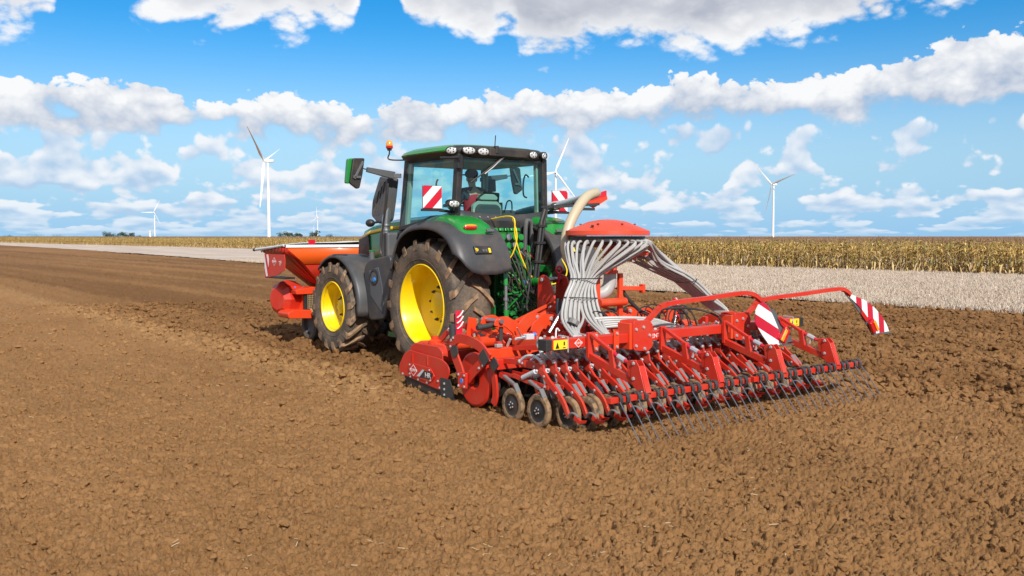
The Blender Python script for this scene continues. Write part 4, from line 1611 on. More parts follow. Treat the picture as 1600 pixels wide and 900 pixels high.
# black hose mast
mst = MB().tube([(.02, -1.10, 1.15), (.16, -1.12, 2.22), (.26, -1.08, 2.40)], .028, 8).tube([(.08, -1.10, 1.15), (.22, -1.12, 2.20), (.34, -1.05, 2.42), (.9, -1.0, 2.50)], .022, 8)
mst.build('hose_mast', BLACK, TR)
for z in (1.35, 1.62, 1.9, 2.15):
    t0 = (z - 1.15) / 1.07
    MB().span((.02 + .14 * t0 - .05, -1.15, z - .02), (.02 + .14 * t0 + .11, -1.06, z + .02)).build('hose_clip', BLACK, TR, bevel=.006)
MB().tube(spline([(.30, -.55, 1.70), (.30, -.58, 2.16), (.34, -.58, 2.24), (.42, -.58, 2.16), (.42, -.56, 1.70)], 5), .035, 8).build('grab_bar', GREYP, TR)
for k in range(5):
    x0, z0 = -.36 + k * .10, 1.72 + .12 * (k % 2)
    x1, z1 = random.uniform(-.3, .15), random.uniform(.95, 1.3)
    p = spline([(x0, -.80, z0), (x0 + .02, -1.0, z0 - .12), ((x0 + x1) / 2 - .05, -1.12, (z0 + z1) / 2 - .15), (x1, -1.1, z1 - .1), (x1 + .2, -1.25, z1 - .2), (x1 + .34, -1.5, z1 - .12)], 6)
    MB().tube(p, .013, 7).build('hydraulic_hose', (RUBBER, GREYD, RUBBER)[k % 3], TR)
MB().tube(spline([(-.26, -.45, 2.26), (-.24, -.95, 2.28), (-.22, -.98, 2.0), (-.10, -1.0, 1.65), (.06, -1.05, 1.38), (.30, -1.15, 1.28), (.52, -1.2, 1.34), (.60, -1.2, 1.50), (.5, -1.1, 1.75)], 6), .011, 6).build('yellow_cable', YCABLE, TR)
MB().tube(spline([(-.24, -.95, 2.26), (-.20, -1.0, 2.0), (-.26, -.98, 1.75), (-.32, -.9, 1.62)], 5), .010, 6).build('yellow_cable', YCABLE, TR)
for k in range(4):
    MB().tube(spline([(-.05 + .06 * k, -.78, 1.75), (-.03 + .06 * k, -.88, 1.72), (.0 + .06 * k, -.9, 1.66)], 4), .016, 7).build('valve_plug', (REDFLAT, STEEL, GREYP, REDFLAT)[k], TR)
for k in range(22):
    p0 = Vector((random.uniform(-.42, .32), -.80, random.uniform(1.1, 1.95)))
    p3 = Vector((random.uniform(-.42, .38), -.84, random.uniform(.75, 1.6)))
    pm = (p0 + p3) / 2 + Vector((random.uniform(-.1, .1), -random.uniform(.06, .22), -random.uniform(.0, .18)))
    MB().tube(spline([p0, p0.lerp(pm, .5) + Vector((0, -.06, 0)), pm, p3], 5), random.choice((.008, .011, .014)), 6).build(
        'pipe', random.choice((GREEN, RIMTRIM, GREEN, RUBBER, STEEL, GREYD)), TR)

# ================================================================= driver
DR = thing('person', 'driver in dark jacket, red vest and dark cap seated in the cab', 'person', base=(-.12, .28, 2.2))


def skin(name, verts, edges, rad, m, parent, root=0, sub=2):
    o_ = base_of(parent)
    me_ = bpy.data.meshes.new(name)
    me_.from_pydata([Vector(v) - Vector(o_) for v in verts], edges, [])
    ob = bpy.data.objects.new(name, me_)
    COL.objects.link(ob)
    ob.parent = parent
    md = ob.modifiers.new('skin', 'SKIN')
    for i, r_ in enumerate(rad):
        r_ = r_ if isinstance(r_, tuple) else (r_, r_)
        me_.skin_vertices[0].data[i].radius = r_
        me_.skin_vertices[0].data[i].use_root = (i == root)
    md.use_smooth_shade = True
    s_ = ob.modifiers.new('sub', 'SUBSURF')
    s_.levels = s_.render_levels = sub
    me_.materials.append(m)
    return ob


SKIN = paint('skin', (.55, .30, .20), .5, .0, 0)
NAVY = paint('dark_jacket', (.018, .022, .032), .85, .03, 0)
VEST = paint('red_vest', (.50, .02, .035), .8, .03, 0)
HAIR = paint('dark_cap', (.012, .014, .02), .8, .0, 0)
q = Vector((-.12, .20, 2.25))
V_ = [(0, .0, .02), (0, .02, .22), (0, .03, .42), (0, .05, .53), (0, .06, .56), (0, .08, .65), (0, .08, .75),
      (-.19, .04, .44), (-.25, .14, .22), (-.17, .42, .20), (-.15, .52, .24), (.19, .04, .44), (.27, .10, .20), (.30, .36, .16), (.30, .46, .19),
      (-.10, .0, .0), (-.12, .42, .02), (-.12, .48, -.36), (-.12, .62, -.42), (.10, 0, 0), (.12, .42, .02), (.12, .48, -.36), (.12, .62, -.42)]
E_ = [(0, 1), (1, 2), (2, 3), (3, 4), (4, 5), (5, 6), (2, 7), (7, 8), (8, 9), (9, 10), (2, 11), (11, 12), (12, 13), (13, 14), (0, 15), (15, 16), (16, 17), (17, 18), (0, 19), (19, 20), (20, 21), (21, 22)]
rd = [(.15, .10), (.15, .10), (.15, .10), .055, .055, (.075, .09), (.065, .075), .065, .05, .038, .032, .065, .05, .038, .032, .09, .075, .055, .04, .09, .075, .055, .04]
skin('body', [q + Vector(v) for v in V_], E_, rd, SKIN, DR)
skin('jacket', [q + Vector(v) for v in V_[:4] + V_[7:10] + V_[11:14]], [(0, 1), (1, 2), (2, 3), (2, 4), (4, 5), (5, 6), (2, 7), (7, 8), (8, 9)],
     [(.175, .125), (.175, .125), (.175, .125), .07, .082, .065, .05, .082, .065, .05], NAVY, DR)
skin('trousers', [q + Vector(V_[i]) for i in (0, 15, 16, 17, 19, 20, 21)], [(0, 1), (1, 2), (2, 3), (0, 4), (4, 5), (5, 6)], [(.17, .12), .10, .088, .066, .10, .088, .066], NAVY, DR)
skin('vest', [q + Vector(v) for v in ((0, -.01, .05), (0, .0, .2), (0, .01, .36), (0, .02, .40))], [(0, 1), (1, 2), (2, 3)], [(.20, .15), (.205, .155), (.195, .15), (.14, .12)], VEST, DR)
MB().ball(q + Vector((0, .075, .735)), .115, 8, (.9, 1.05, .75)).build('cap', HAIR, DR, angle=80)
MB().prism([(q.x + a_, q.y + b_) for a_, b_ in ((-.08, .16), (.08, .16), (.07, .25), (.0, .28), (-.07, .25))], 'xy', q.z + .72, q.z + .735).build('cap_peak', HAIR, DR)
for s in (-1, 1):
    MB().ball(q + Vector((s * .088, .07, .65)), .03, 6, (.4, .8, 1.2)).build('ear', SKIN, DR, angle=80)
    hx, hy, hz = (-.15, .54, .25) if s < 0 else (.30, .48, .19)
    for f_ in range(4):
        o0 = Vector((hx - .03 + f_ * .02, hy + .02, hz))
        MB().tube([q + o0, q + o0 + Vector((0, .04, .015)), q + o0 + Vector((0, .06, -.01)), q + o0 + Vector((0, .045, -.03))], [.010, .010, .009, .007], 6).build('finger', SKIN, DR)
    MB().tube([q + Vector((hx - s * .03, hy, hz)), q + Vector((hx - s * .05, hy + .03, hz - .01)), q + Vector((hx - s * .04, hy + .055, hz - .02))], [.012, .011, .008], 6).build('thumb', SKIN, DR)
MB().ball(q + Vector((0, .165, .645)), .02, 5, (.7, 1, 1.3)).build('nose', SKIN, DR, angle=80)


# ================================================================= lettering
def lettering(body, size, origin, xdir, ydir, m, parent, name='lettering', depth=.0008, squeeze=1.0):
    """flat printed letters; origin = centre of the line, machine coordinates"""
    cu = bpy.data.curves.new(name, 'FONT')
    cu.body = body
    cu.size = size
    cu.extrude = depth
    cu.align_x = 'CENTER'
    cu.align_y = 'CENTER'
    tmp = bpy.data.objects.new(name, cu)
    COL.objects.link(tmp)
    dg = bpy.context.evaluated_depsgraph_get()
    me_ = bpy.data.meshes.new_from_object(tmp.evaluated_get(dg))
    bpy.data.objects.remove(tmp)
    X_, Y_ = Vector(xdir).normalized(), Vector(ydir).normalized()
    Z_ = X_.cross(Y_)
    M_ = Matrix((X_ * squeeze, Y_, Z_)).transposed().to_4x4()
    M_.translation = Vector(origin) - Vector(base_of(parent))
    me_.transform(M_)
    me_.materials.clear()
    me_.materials.append(m)
    o = bpy.data.objects.new(name, me_)
    COL.objects.link(o)
    o.parent = parent
    return o


def emblem(c, xdir, ydir, s, parent, dark=RED):
    """white diamond badge with the maker's name across it"""
    X_, Y_ = Vector(xdir).normalized(), Vector(ydir).normalized()
    Z_ = X_.cross(Y_)
    c = Vector(c)

    def dia(kx, ky, off, th):
        p = [c + X_ * kx + Z_ * off, c + Y_ * ky + Z_ * off, c - X_ * kx + Z_ * off, c - Y_ * ky + Z_ * off]
        q_ = [v + Z_ * th for v in p]
        return MB().add(p + q_, [(3, 2, 1, 0), (4, 5, 6, 7), (0, 1, 5, 4), (1, 2, 6, 5), (2, 3, 7, 6), (3, 0, 4, 7)])
    e = dia(s, s * .82, 0, .001).build('emblem', WHITEP, parent)
    dia(s * .86, s * .70, .001, .001).build('emblem_field', dark, e)
    bar = MB().add([c + X_ * a + Y_ * b_ + Z_ * .0022 for a, b_ in ((-s * .95, -s * .14), (s * .95, -s * .14), (s * .95, s * .14), (-s * .95, s * .14))], [(0, 1, 2, 3)])
    lettering('KUHN', s * .62, c + Z_ * .0034, X_, Y_, WHITEP, e, 'maker_name')
    return e


# ================================================================= front hopper
HP = thing('front_hopper', 'orange-red front seed hopper with grey tarp cover, carried ahead of the tractor', 'hopper', base=(0, 4.9, 0))


def rect(x, y0, y1, z):
    return [(-x, y0, z), (x, y0, z), (x, y1, z), (-x, y1, z), (-x, y0, z)]


MB().grid([[(-1.5, 4.28, 1.80), (1.5, 4.28, 1.80)], [(-1.13, 4.27, 1.475), (1.13, 4.27, 1.475)]]).build('rear_panel', HOPORANGE, HP, solid=.015)
b = MB().grid([[(-1.49, 4.285, 1.80), (1.49, 4.285, 1.80), (1.49, 5.42, 1.72), (-1.49, 5.42, 1.72), (-1.49, 4.285, 1.80)],
               [(-1.12, 4.285, 1.475), (1.12, 4.285, 1.475), (1.12, 5.25, 1.42), (-1.12, 5.25, 1.42), (-1.12, 4.285, 1.475)],
               [(-.62, 4.50, 1.0), (.62, 4.50, 1.0), (.62, 5.1, 1.0), (-.62, 5.1, 1.0), (-.62, 4.50, 1.0)]])
bn = b.build('bin', RED, HP, solid=.02)
for s in (-1, 1):
    for k in range(4):
        y0 = 4.38 + .26 * k
        MB().beam((s * 1.40, y0, 1.71), (s * .74, 4.55 + .14 * k, 1.10), .03, .05, up=(0, 1, 0)).build('rib', RED, bn)
    # hanging side shield with arched lower edge
    arch = [(5.22, 1.66), (4.30, 1.66), (4.27, 1.55), (4.30, 1.36)] + [(4.42 + .72 * i / 8, 1.34 - .12 * math.sin(i / 8 * math.pi / 2) ** .7) for i in range(9)] + [(5.20, 1.20)]
    sh = MB().prism(arch, 'yz', s * 1.505, s * 1.52).build('side_shield', RED, HP)
    ws = stripes('shield_stripes_%d' % s, (0, .94, -.34), .17, .12)
    MB().prism([(5.215, 1.65), (4.98, 1.65), (5.06, 1.24), (5.20, 1.21)], 'yz', s * 1.5215, s * 1.5235).build('striped_film', ws, sh)
    if s < 0:
        emblem((-1.523, 4.75, 1.52), (0, -1, 0), (0, 0, 1), .10, sh)
        lettering('TF', .12, (-1.523, 4.48, 1.49), (0, -1, .1), (0, 0, 1), WHITEP, sh, 'type_name')
    MB().span((s * 1.30, 4.32, 1.20), (s * 1.51, 5.2, 1.235)).build('shield_base', BLACK, sh)
# tarp and its rails
rows = []
for i in range(13):
    y = 4.26 + 1.2 * i / 12
    rows.append([(x, y, 1.845 - .08 * (i / 12) + .05 * math.sin(math.pi * (x + 1.52) / 3.04) + .012 * math.sin(i * 2.1 + x * 4)) for x in [-1.53 + 3.06 * j / 24 for j in range(25)]])
tp = MB().grid(rows).build('tarp', TARP, HP, solid=.012, angle=60)
MB().beam((-1.5, 4.262, 1.815), (1.5, 4.262, 1.815), .02, .05).build('tarp_rail', WHITEP, tp)
for s in (-1, 1):
    MB().tube([(s * 1.53, 4.28, 1.83), (s * 1.53, 4.8, 1.79), (s * 1.55, 5.55, 1.74)], [.022, .024, .03], 8).build('tarp_roll', TARP, tp)
    MB().tube([(s * 1.55, 5.55, 1.74), (s * 1.55, 5.66, 1.73)], .028, 8).build('roll_end', BLACK, tp)
    for k in range(7):
        y0 = 4.36 + .15 * k
        MB().tube([(s * 1.535, y0, 1.80), (s * 1.53, y0 + .07, 1.69), (s * 1.535, y0 + .15, 1.79)], .006, 5).build('elastic_cord', BLACK, tp)
MB().span((-1.05, 4.25, 1.84), (-.92, 4.27, 1.935)).build('red_board', REDFLAT, HP)
# understructure
fr = MB().span((-.62, 4.42, .50), (-.50, 5.15, 1.05)).span((.50, 4.42, .50), (.62, 5.15, 1.05)).span((-.62, 4.42, .95), (.62, 5.15, 1.02)).build('frame', RED, HP, bevel=.01)
MB().prism(rounded([(-1.40, .46), (-.55, .42), (-.55, .55), (-.95, .60), (-1.30, .62), (-1.42, .56)], .03), 'xz', 4.40, 4.86).build('lower_beam', ORANGE, HP, bevel=.01)
MB().prism(rounded([(-1.22, .90), (-.72, .90), (-.70, .98), (-.86, 1.04), (-1.24, .98)], .02), 'xz', 4.45, 4.9).build('upper_beam', ORANGE, HP, bevel=.01)
MB().prism(rounded([(.55, .42), (1.40, .46), (1.42, .56), (1.30, .62), (.55, .55)], .03), 'xz', 4.40, 4.86).build('lower_beam', ORANGE, HP, bevel=.01)
bl = MB().lathe([(0, -.26), (.22, -.26), (.33, -.17), (.36, 0), (.33, .17), (.22, .26), (0, .26)], (-1.16, 4.98, .80), (1, .25, 0), 8).build('blower_housing', RED, HP, bevel=.01, angle=20)
MB().box((-1.02, 4.74, .79), (.05, .30, .42), Matrix.Rotation(R(14), 3, 'Z')).build('blower_cheek', ORANGE, bl, bevel=.012)
MB().bolt((-1.18, 4.60, 1.03), (0, -1, 0), .02).build('bolt', BLUEP, bl)
gr = MB()
for i in range(9):
    gr.beam((-.98 + .032 * i, 4.47, .62), (-.98 + .032 * i, 4.47, .90), .006, .006)
for i in range(9):
    gr.beam((-.98, 4.468, .62 + .035 * i), (-.72, 4.468, .62 + .035 * i), .006, .006)
gr.build('fan_guard', BRASS, HP)
MB().span((-1.05, 4.49, .55), (-.66, 4.52, .92)).build('fan_backing', BLACK, HP)
MB().tube([(-.88, 4.44, .50), (-.88, 4.44, .62)], .07, 12).build('seed_outlet', BRASS, HP)
MB().tube(spline([(-.60, 4.42, .85), (-.66, 4.30, .80), (-.72, 4.28, .62), (-.60, 4.3, .50)], 4), .03, 8).build('hose', RUBBER, HP)
MB().tube([(-.80, 4.24, 1.385), (-.30, 4.24, 1.40)], .022, 8).lathe([(.03, -.02), (.03, .02)], (-.80, 4.24, 1.385), (1, 0, 0), 10).build('hydraulic_ram', STEEL, HP)
b = MB()
for s in (-1, 1):
    b.beam((s * .45, 4.40, .55), (s * .45, 4.44, 1.25), .06, .1)
b.build('headstock', RED, HP, bevel=.008)
for s in (-1, 1):
    for k in range(2):
        c_ = (s * (.80 - .34 * k), 4.60, .31)
        pw = MB().lathe([(.20, .11), (.27, .125), (.31, .10), (.325, .05), (.325, -.05), (.31, -.10), (.27, -.125), (.20, -.11)], c_, (1, 0, 0), 32).build('packer_wheel', TYRE, HP)
        MB().lathe([(.20, .105), (.19, .06), (.06, .05), (.05, .09), (0, .09)], c_, (-s * (1 if s < 0 else 1), 0, 0), 24).lathe([(.20, -.105), (.19, -.06), (0, -.05)], c_, (-s, 0, 0), 24).build('wheel_disc', GREYP, pw)


# ================================================================= seed drill
SD = thing('seed_drill', 'wide red power harrow and seed drill with grey seed hoses behind the tractor', 'seed drill', base=(0, -3.3, 0))
DX = -.04


def strip(path, w, x0, x1, w2=None):
    """a flat bar that follows a path in the yz plane"""
    P = [Vector((0, y, z)) for y, z in path]
    L, Rr = [], []
    n = len(P)
    for i, p in enumerate(P):
        t = (P[min(i + 1, n - 1)] - P[max(i - 1, 0)]).normalized()
        nn = Vector((0, -t.z, t.y))
        ww = w if w2 is None else w + (w2 - w) * i / (n - 1)
        L.append(p + nn * ww / 2)
        Rr.append(p - nn * ww / 2)
    b_ = MB()
    for i in range(n - 1):
        q_ = [L[i], L[i + 1], Rr[i + 1], Rr[i]]
        b_.add([(x0, v.y, v.z) for v in q_] + [(x1, v.y, v.z) for v in q_],
               [(0, 1, 2, 3), (7, 6, 5, 4), (0, 4, 5, 1), (3, 2, 6, 7)] + ([(0, 3, 7, 4)] if i == 0 else []) + ([(1, 5, 6, 2)] if i == n - 2 else []))
    return b_


def s2(path, n=5):
    return [(p.y, p.z) for p in spline([(0, y, z) for y, z in path], n)]


def bolts(cs, axis, parent, r=.014, m=ZINC):
    for c in cs:
        MB().bolt(c, axis, r, r * .8).build('bolt', m, parent)


def copy_tree(o, parent, off):
    c = o.copy()
    COL.objects.link(c)
    c.parent = parent
    if off is not None:
        c.location = o.location + Vector(off)
    for ch in list(o.children):
        copy_tree(ch, c, None)
    return c


# ---- power harrow, two folding wings
for s in (-1, 1):
    x0, x1 = sorted((s * .12 + DX, s * 2.18 + DX))
    tr_ = MB().prism(rounded([(-1.28, .40), (-1.28, .54), (-1.40, .60), (-1.95, .60), (-2.06, .54), (-2.06, .40), (-1.9, .34), (-1.45, .34)], .03), 'yz', x0, x1).build('wing_trough', RED, SD, bevel=.01)
    n_ = 7
    for k in range(n_):
        x = x0 + (x1 - x0) * (k + .5) / n_
        MB().lathe([(.085, 0), (.085, .04), (.05, .06), (.05, .10), (0, .10)], (x, -1.66, .60), (0, 0, 1), 12).build('gear_cap', ORANGE, tr_)
        rt = MB().lathe([(.10, 0), (.10, -.05), (0, -.05)], (x, -1.66, .34), (0, 0, 1), 12)
        rt.beam((x - .11, -1.60, .30), (x - .12, -1.62, .0), .015, .06).beam((x + .11, -1.72, .30), (x + .12, -1.70, .0), .015, .06)
        rt.build('rotor_tines', DARKIRON, tr_)
    tb = MB().tube([(x0 + .02, -2.30, .66), (x1 - .02, -2.30, .66)], .075, 16).build('wing_tube', ORANGE, SD)
    MB().tube([(s * 1.95 + DX, -2.30, .66), (s * 1.83 + DX, -2.30, .66)], .0765, 16, caps=False).build('yellow_band', YELLOWP, tb)
    # brackets that carry the wing
    for k, x in enumerate((.42, .80, 1.18, 1.52, 1.86)):
        xx = s * x + DX
        hgt = (.93, .82, .90, .80, .86)[k]
        br = strip(s2([(-1.50, .60), (-1.76, hgt - .08), (-2.05, hgt), (-2.34, hgt - .10), (-2.48, .62)]), .075, xx - .012, xx + .012)
        br = br.build('wing_bracket', ORANGE if k % 2 else RED, SD, bevel=.004)
        bolts([(xx + e * .014, y, z) for e in (-1, 1) for y, z in ((-1.76, hgt - .08), (-2.34, hgt - .10), (-2.05, hgt))], (s, 0, 0), br, .026)
    # folding ram and its cradle
    MB().tube([(s * 1.45 + DX, -2.0, .60), (s * .72 + DX, -2.0, .83)], .075, 16).build('ram_barrel', ORANGE, SD)
    MB().tube([(s * .72 + DX, -2.0, .83), (s * .30 + DX, -2.0, .98)], .05, 12).build('ram_neck', ORANGE, SD)
    MB().beam((s * 1.40 + DX, -2.02, .72), (s * .30 + DX, -2.02, 1.09), .05, .035).build('guard_bar', ORANGE, SD, bevel=.004)
    for yy in (-2.58, -2.30):
        lk = [(s * 1.72, .98), (s * 1.55, 1.00), (s * 1.36, .90), (s * 1.26, .76), (s * 1.22, .60), (s * 1.40, .62), (s * 1.46, .78), (s * 1.60, .88), (s * 1.76, .88)]
        lk = [(x + DX, z) for x, z in lk]
        l_ = MB().prism(rounded(lk, .04), 'xz', yy, yy + .02).build('fold_link', ORANGE, SD, bevel=.004)
        bolts([(s * 1.66 + DX, yy - .002, .94), (s * 1.33 + DX, yy - .002, .72)], (0, -1, 0), l_, .03)
        lk = [(s * .62, .78), (s * .80, .98), (s * 1.0, 1.0), (s * 1.16, .88), (s * 1.24, .66), (s * 1.10, .60), (s * 1.02, .78), (s * .90, .86), (s * .76, .70)]
        lk = [(x + DX, z) for x, z in lk]
        l_ = MB().prism(rounded(lk, .04), 'xz', yy - .03, yy - .01).build('fold_link', ORANGE, SD, bevel=.004)
        bolts([(s * .86 + DX, yy - .032, .93), (s * 1.12 + DX, yy - .032, .70)], (0, -1, 0), l_, .03)
    MB().tube([(s * 1.66 + DX, -2.62, .94), (s * 1.66 + DX, -2.2, .94)], .03, 10).build('pin', STEEL, SD)
    # grey grips and short rams on the wing end
    MB().tube([(s * 2.10 + DX, -2.18, .66), (s * 2.11 + DX, -2.18, .90)], .042, 14).build('rest_post', GREYD, SD)
    MB().tube([(s * 1.98 + DX, -2.10, .72), (s * 1.99 + DX, -2.10, 1.02)], .036, 14).build('rest_post', GREYD, SD)
    MB().tube([(s * 1.92 + DX, -2.45, .86), (s * 1.62 + DX, -2.45, .89)], .034, 12).tube([(s * 1.62 + DX, -2.45, .89), (s * 1.52 + DX, -2.45, .90)], .016, 8).build('depth_ram', GREYD, SD)
    MB().beam((s * 1.60 + DX, -2.52, .86), (s * 1.61 + DX, -2.52, .62), .03, .05).build('ram_lever', GREYD, SD, bevel=.006)
    MB().beam((s * 1.46 + DX, -2.66, .86), (s * 1.36 + DX, -2.70, .64), .03, .012).build('spanner', STEEL, SD, bevel=.004)
    bx = MB().prism([(s * 1.95 + DX, .62), (s * 1.75 + DX, .62), (s * 1.78 + DX, .96), (s * 1.90 + DX, .98)], 'xz', -2.24, -2.22).build('upright_plate', ORANGE, SD, bevel=.004)
    MB().span((s * 1.74 + DX, -2.2, .60), (s * 1.60 + DX, -2.05, .74)).build('gearbox', DARKIRON, SD, bevel=.02)
    pn_ = MB().beam((s * 2.02 + DX, -2.20, .76), (s * 2.0 + DX, -2.16, 1.06), .10, .012, up=(0, 1, 0)).build('red_marker', REDFLAT, SD)
    for k in range(3):
        z = .84 + .07 * k
        MB().tube([(s * 2.06 + DX, -2.215, z), (s * 2.01 + DX, -2.215, z + .03), (s * 1.96 + DX, -2.205, z + .085)], .008, 4).build('white_chevron', WHITEP, pn_)

# ---- side plates
for s in (-1, 1):
    X0 = s * 2.26 + DX * 0
    po = [(-1.08, .16), (-1.05, .26), (-1.19, .44), (-1.32, .50), (-2.08, .46), (-2.24, .40), (-2.28, .32), (-2.12, .05)]
    sp = MB().prism(rounded(po, .05), 'yz', X0, X0 - s * .02).build('side_plate', RED, SD, bevel=.006)
    hx = [(-1.30, .26), (-1.38, .34), (-1.86, .32), (-1.96, .22), (-1.86, .13), (-1.38, .165)]
    MB().prism(rounded(hx, .03), 'yz', X0, X0 + s * .014).build('pressed_panel', RED, sp, bevel=.006)
    for y0 in (-1.42, -1.78):
        MB().beam((X0 + s * .006, y0, .34), (X0 + s * .006, y0 - .0, .46), .012, .014, up=(0, 1, 0)).build('rib', RED, sp)
    bolts([(X0 + s * .001, y, z) for y, z in ((-1.16, .165), (-1.36, .15), (-1.55, .135), (-1.76, .12), (-2.02, .17), (-2.06, .09))], (s, 0, 0), sp, .016)
    bolts([(X0 + s * .014, y, z) for y, z in ((-1.36, .31), (-1.36, .19), (-1.84, .29), (-1.86, .16))], (s, 0, 0), sp, .014)
    MB().prism([(-1.14, .17), (-2.06, .10), (-2.06, .0), (-1.95, -.04), (-1.25, .02)], 'yz', X0 - s * .022, X0 - s * .030).build('wear_plate', DARKIRON, sp)
    rp = MB().prism(rounded([(-2.08, .23), (-2.30, .22), (-2.36, .12), (-2.42, -.05), (-2.10, -.06)], .02), 'yz', X0 + s * .004, X0 + s * .012).build('rear_deflector', GREYD, SD)
    bolts([(X0 + s * .012, -2.18, z) for z in (.16, .09, .02)], (s, 0, 0), rp, .016)
    if s < 0:
        emblem((X0 + s * .0145, -1.45, .245), (0, -1, 0), (0, 0, 1), .095, sp)
        MB().prism([(-1.55, .17), (-1.70, .275), (-1.93, .255), (-1.86, .165)], 'yz', X0 + s * .0145, X0 + s * .0155).build('black_decal', BLACK, sp)
        MB().prism([(-1.53, .18), (-1.67, .28), (-1.72, .277), (-1.60, .176)], 'yz', X0 + s * .0157, X0 + s * .0162).build('white_slash', TARP, sp)
        lettering('HR', .095, (X0 + s * .0170, -1.80, .215), (0, -1, 0), (0, 0, 1), WHITEP, sp, 'type_name', squeeze=1.1)
    # loop frame above the plate
    lp = [(X0 - s * .16, -1.26, .48), (X0 - s * .16, -1.36, .585), (X0 - s * .16, -1.9, .59), (X0 - s * .16, -2.05, .54)]
    MB().tube(spline(lp, 4), .03, 8).tube([(X0 - s * .4, -1.36, .575), (X0 - s * .16, -1.36, .585)], .03, 8).build('guard_loop', ORANGE, SD)
    MB().span((X0 - s * .12, -1.42, .52), (X0 - s * .30, -1.86, .56)).build('rubber_pad', RUBBER, SD, bevel=.01)
    # arm with triangular window that carries the roller
    Xa = s * 2.31
    arm = strip(s2([(-2.36, .66), (-2.52, .755), (-2.75, .755), (-2.98, .70), (-3.16, .58)]), .11, Xa, Xa - s * .03, .12)
    arm.add([(p.x, p.y, p.z) for p in []], [])
    for pth, w_ in ((((-2.40, .70), (-2.45, .55), (-2.55, .40), (-2.62, .26)), .13), (((-3.14, .60), (-3.0, .50), (-2.86, .40), (-2.72, .28)), .12)):
        b2 = strip(s2(pth, 4), w_, Xa - s * .002, Xa - s * .028)
        arm.v, k0 = arm.v, len(arm.v)
        arm.v += b2.v
        arm.f += [tuple(i + k0 for i in f) for f in b2.f]
        arm.m += b2.m
    arm = arm.build('roller_arm', RED, SD, bevel=.004)
    MB().lathe([(.075, 0), (.075, .012), (0, .012)], (Xa, -2.47, .60), (s, 0, 0), 20).build('pivot_cap', GREYD, arm)
    MB().prism([(-2.98, .60), (-3.08, .69), (-3.19, .57), (-3.08, .47)], 'yz', Xa + s * .002, Xa + s * .014).build('rubber_stop', GREYD, arm)
    bolts([(Xa + s * .001, y, z) for y, z in ((-2.40, .73), (-2.38, .65), (-2.44, .76), (-2.98, .45), (-3.06, .49))], (s, 0, 0), arm, .017)
    bh = MB().prism(rounded([(-2.58, .36), (-2.76, .37), (-2.75, .17), (-2.59, .17)], .02), 'yz', Xa + s * .004, Xa + s * .04).build('bearing_housing', RED, arm, bevel=.008)
    bolts([(Xa + s * .04, y, z) for y in (-2.61, -2.73) for z in (.20, .335)], (s, 0, 0), bh, .016)
    MB().lathe([(.032, 0), (.03, .004), (0, .004)], (Xa + s * .04, -2.67, .265), (s, 0, 0), 14).build('round_sticker', BLUEP, bh)
    sc_ = strip(s2([(-3.12, .52), (-3.18, .34), (-3.20, .15), (-3.16, .04)]), .09, Xa - s * .06, Xa - s * .09).build('scraper_arm', RED, SD, bevel=.004)

# ---- packer roller
ro = MB().tube([(-2.2, -2.74, .275), (2.2, -2.74, .275)], .14, 20).build('packer_roller', DARKIRON, SD)
r0 = MB().lathe([(.15, -.012), (.31, -.02), (.325, 0), (.31, .02), (.15, .012)], (0, -2.74, .275), (1, 0, 0), 40).build('packer_ring', DARKIRON, ro)
for k in range(30):
    x = -2.06 + 4.12 * k / 29
    if k == 0:
        r0.location.x += x
    else:
        c = r0.copy()
        COL.objects.link(c)
        c.location.x = x
for s in (-1, 1):
    MB().lathe([(0, 0), (.10, .0), (.12, .02), (.30, .02), (.33, .0), (.33, -.02), (.0, -.02)], (s * 2.20, -2.74, .275), (s, 0, 0), 40).build('end_disc', RED, ro)
    MB().lathe([(.06, .02), (.06, .06), (0, .06)], (s * 2.20, -2.70, .275), (s, 0, 0), 16).build('axle_end', ORANGE, ro)

# ---- cross beams
for s in (-1, 1):
    x0, x1 = sorted((s * .06 + DX, s * 2.24 + DX))
    MB().span((x0, -3.10, .56), (x1, -2.98, .68)).build('rear_beam', ORANGE, SD, bevel=.008)
    MB().span((x0, -3.30, .46), (x1, -3.18, .58)).build('coulter_beam', RED, SD, bevel=.008)
    MB().box((s * 2.245 + DX, -3.24, .52), (.012, .13, .13), Matrix.Rotation(R(45), 3, 'X')).build('beam_cap', GREYD, SD)
    MB().span((s * 2.1 + DX, -3.11, .69), (s * 2.02 + DX, -3.05, .73)).build('clamp', ZINC, SD, bevel=.005)

def wheel_dust():
    m, b_ = mat('dusty_wheel_rubber')
    co = objco()
    n1 = noise(co, 14, 4, .6)
    setin(b_, Base_Color=mixc(n1.smooth(.30, .60), (0.05, .04, .03), (0.27, .165, .085)), Roughness=.9)
    return m


WHEELDUST = wheel_dust()
# ---- coulters: one front and one rear pattern, then copies
def press_wheel(parent, wx, wy, wz):
    wh = MB()
    wh.lathe([(.125, .026), (.148, .034), (.178, .028), (.190, .012), (.190, -.012), (.178, -.028), (.148, -.034), (.125, -.026)], (wx, wy, wz), (1, 0, 0), 32)
    wh.mi = 1
    wh.lathe([(0, -.034), (.03, -.034), (.045, -.024), (.10, -.014), (.128, -.024)], (wx, wy, wz), (1, 0, 0), 24).lathe([(0, .034), (.045, .024), (.128, .024)], (wx, wy, wz), (1, 0, 0), 24)
    wh = wh.build('press_wheel', [WHEELDUST, BLACK], parent, angle=40)
    bolts([(wx - .032, wy + .032 * math.cos(g), wz + .032 * math.sin(g)) for g in (0, 1.257, 2.513, 3.77, 5.03)], (-1, 0, 0), wh, .010)
    return wh


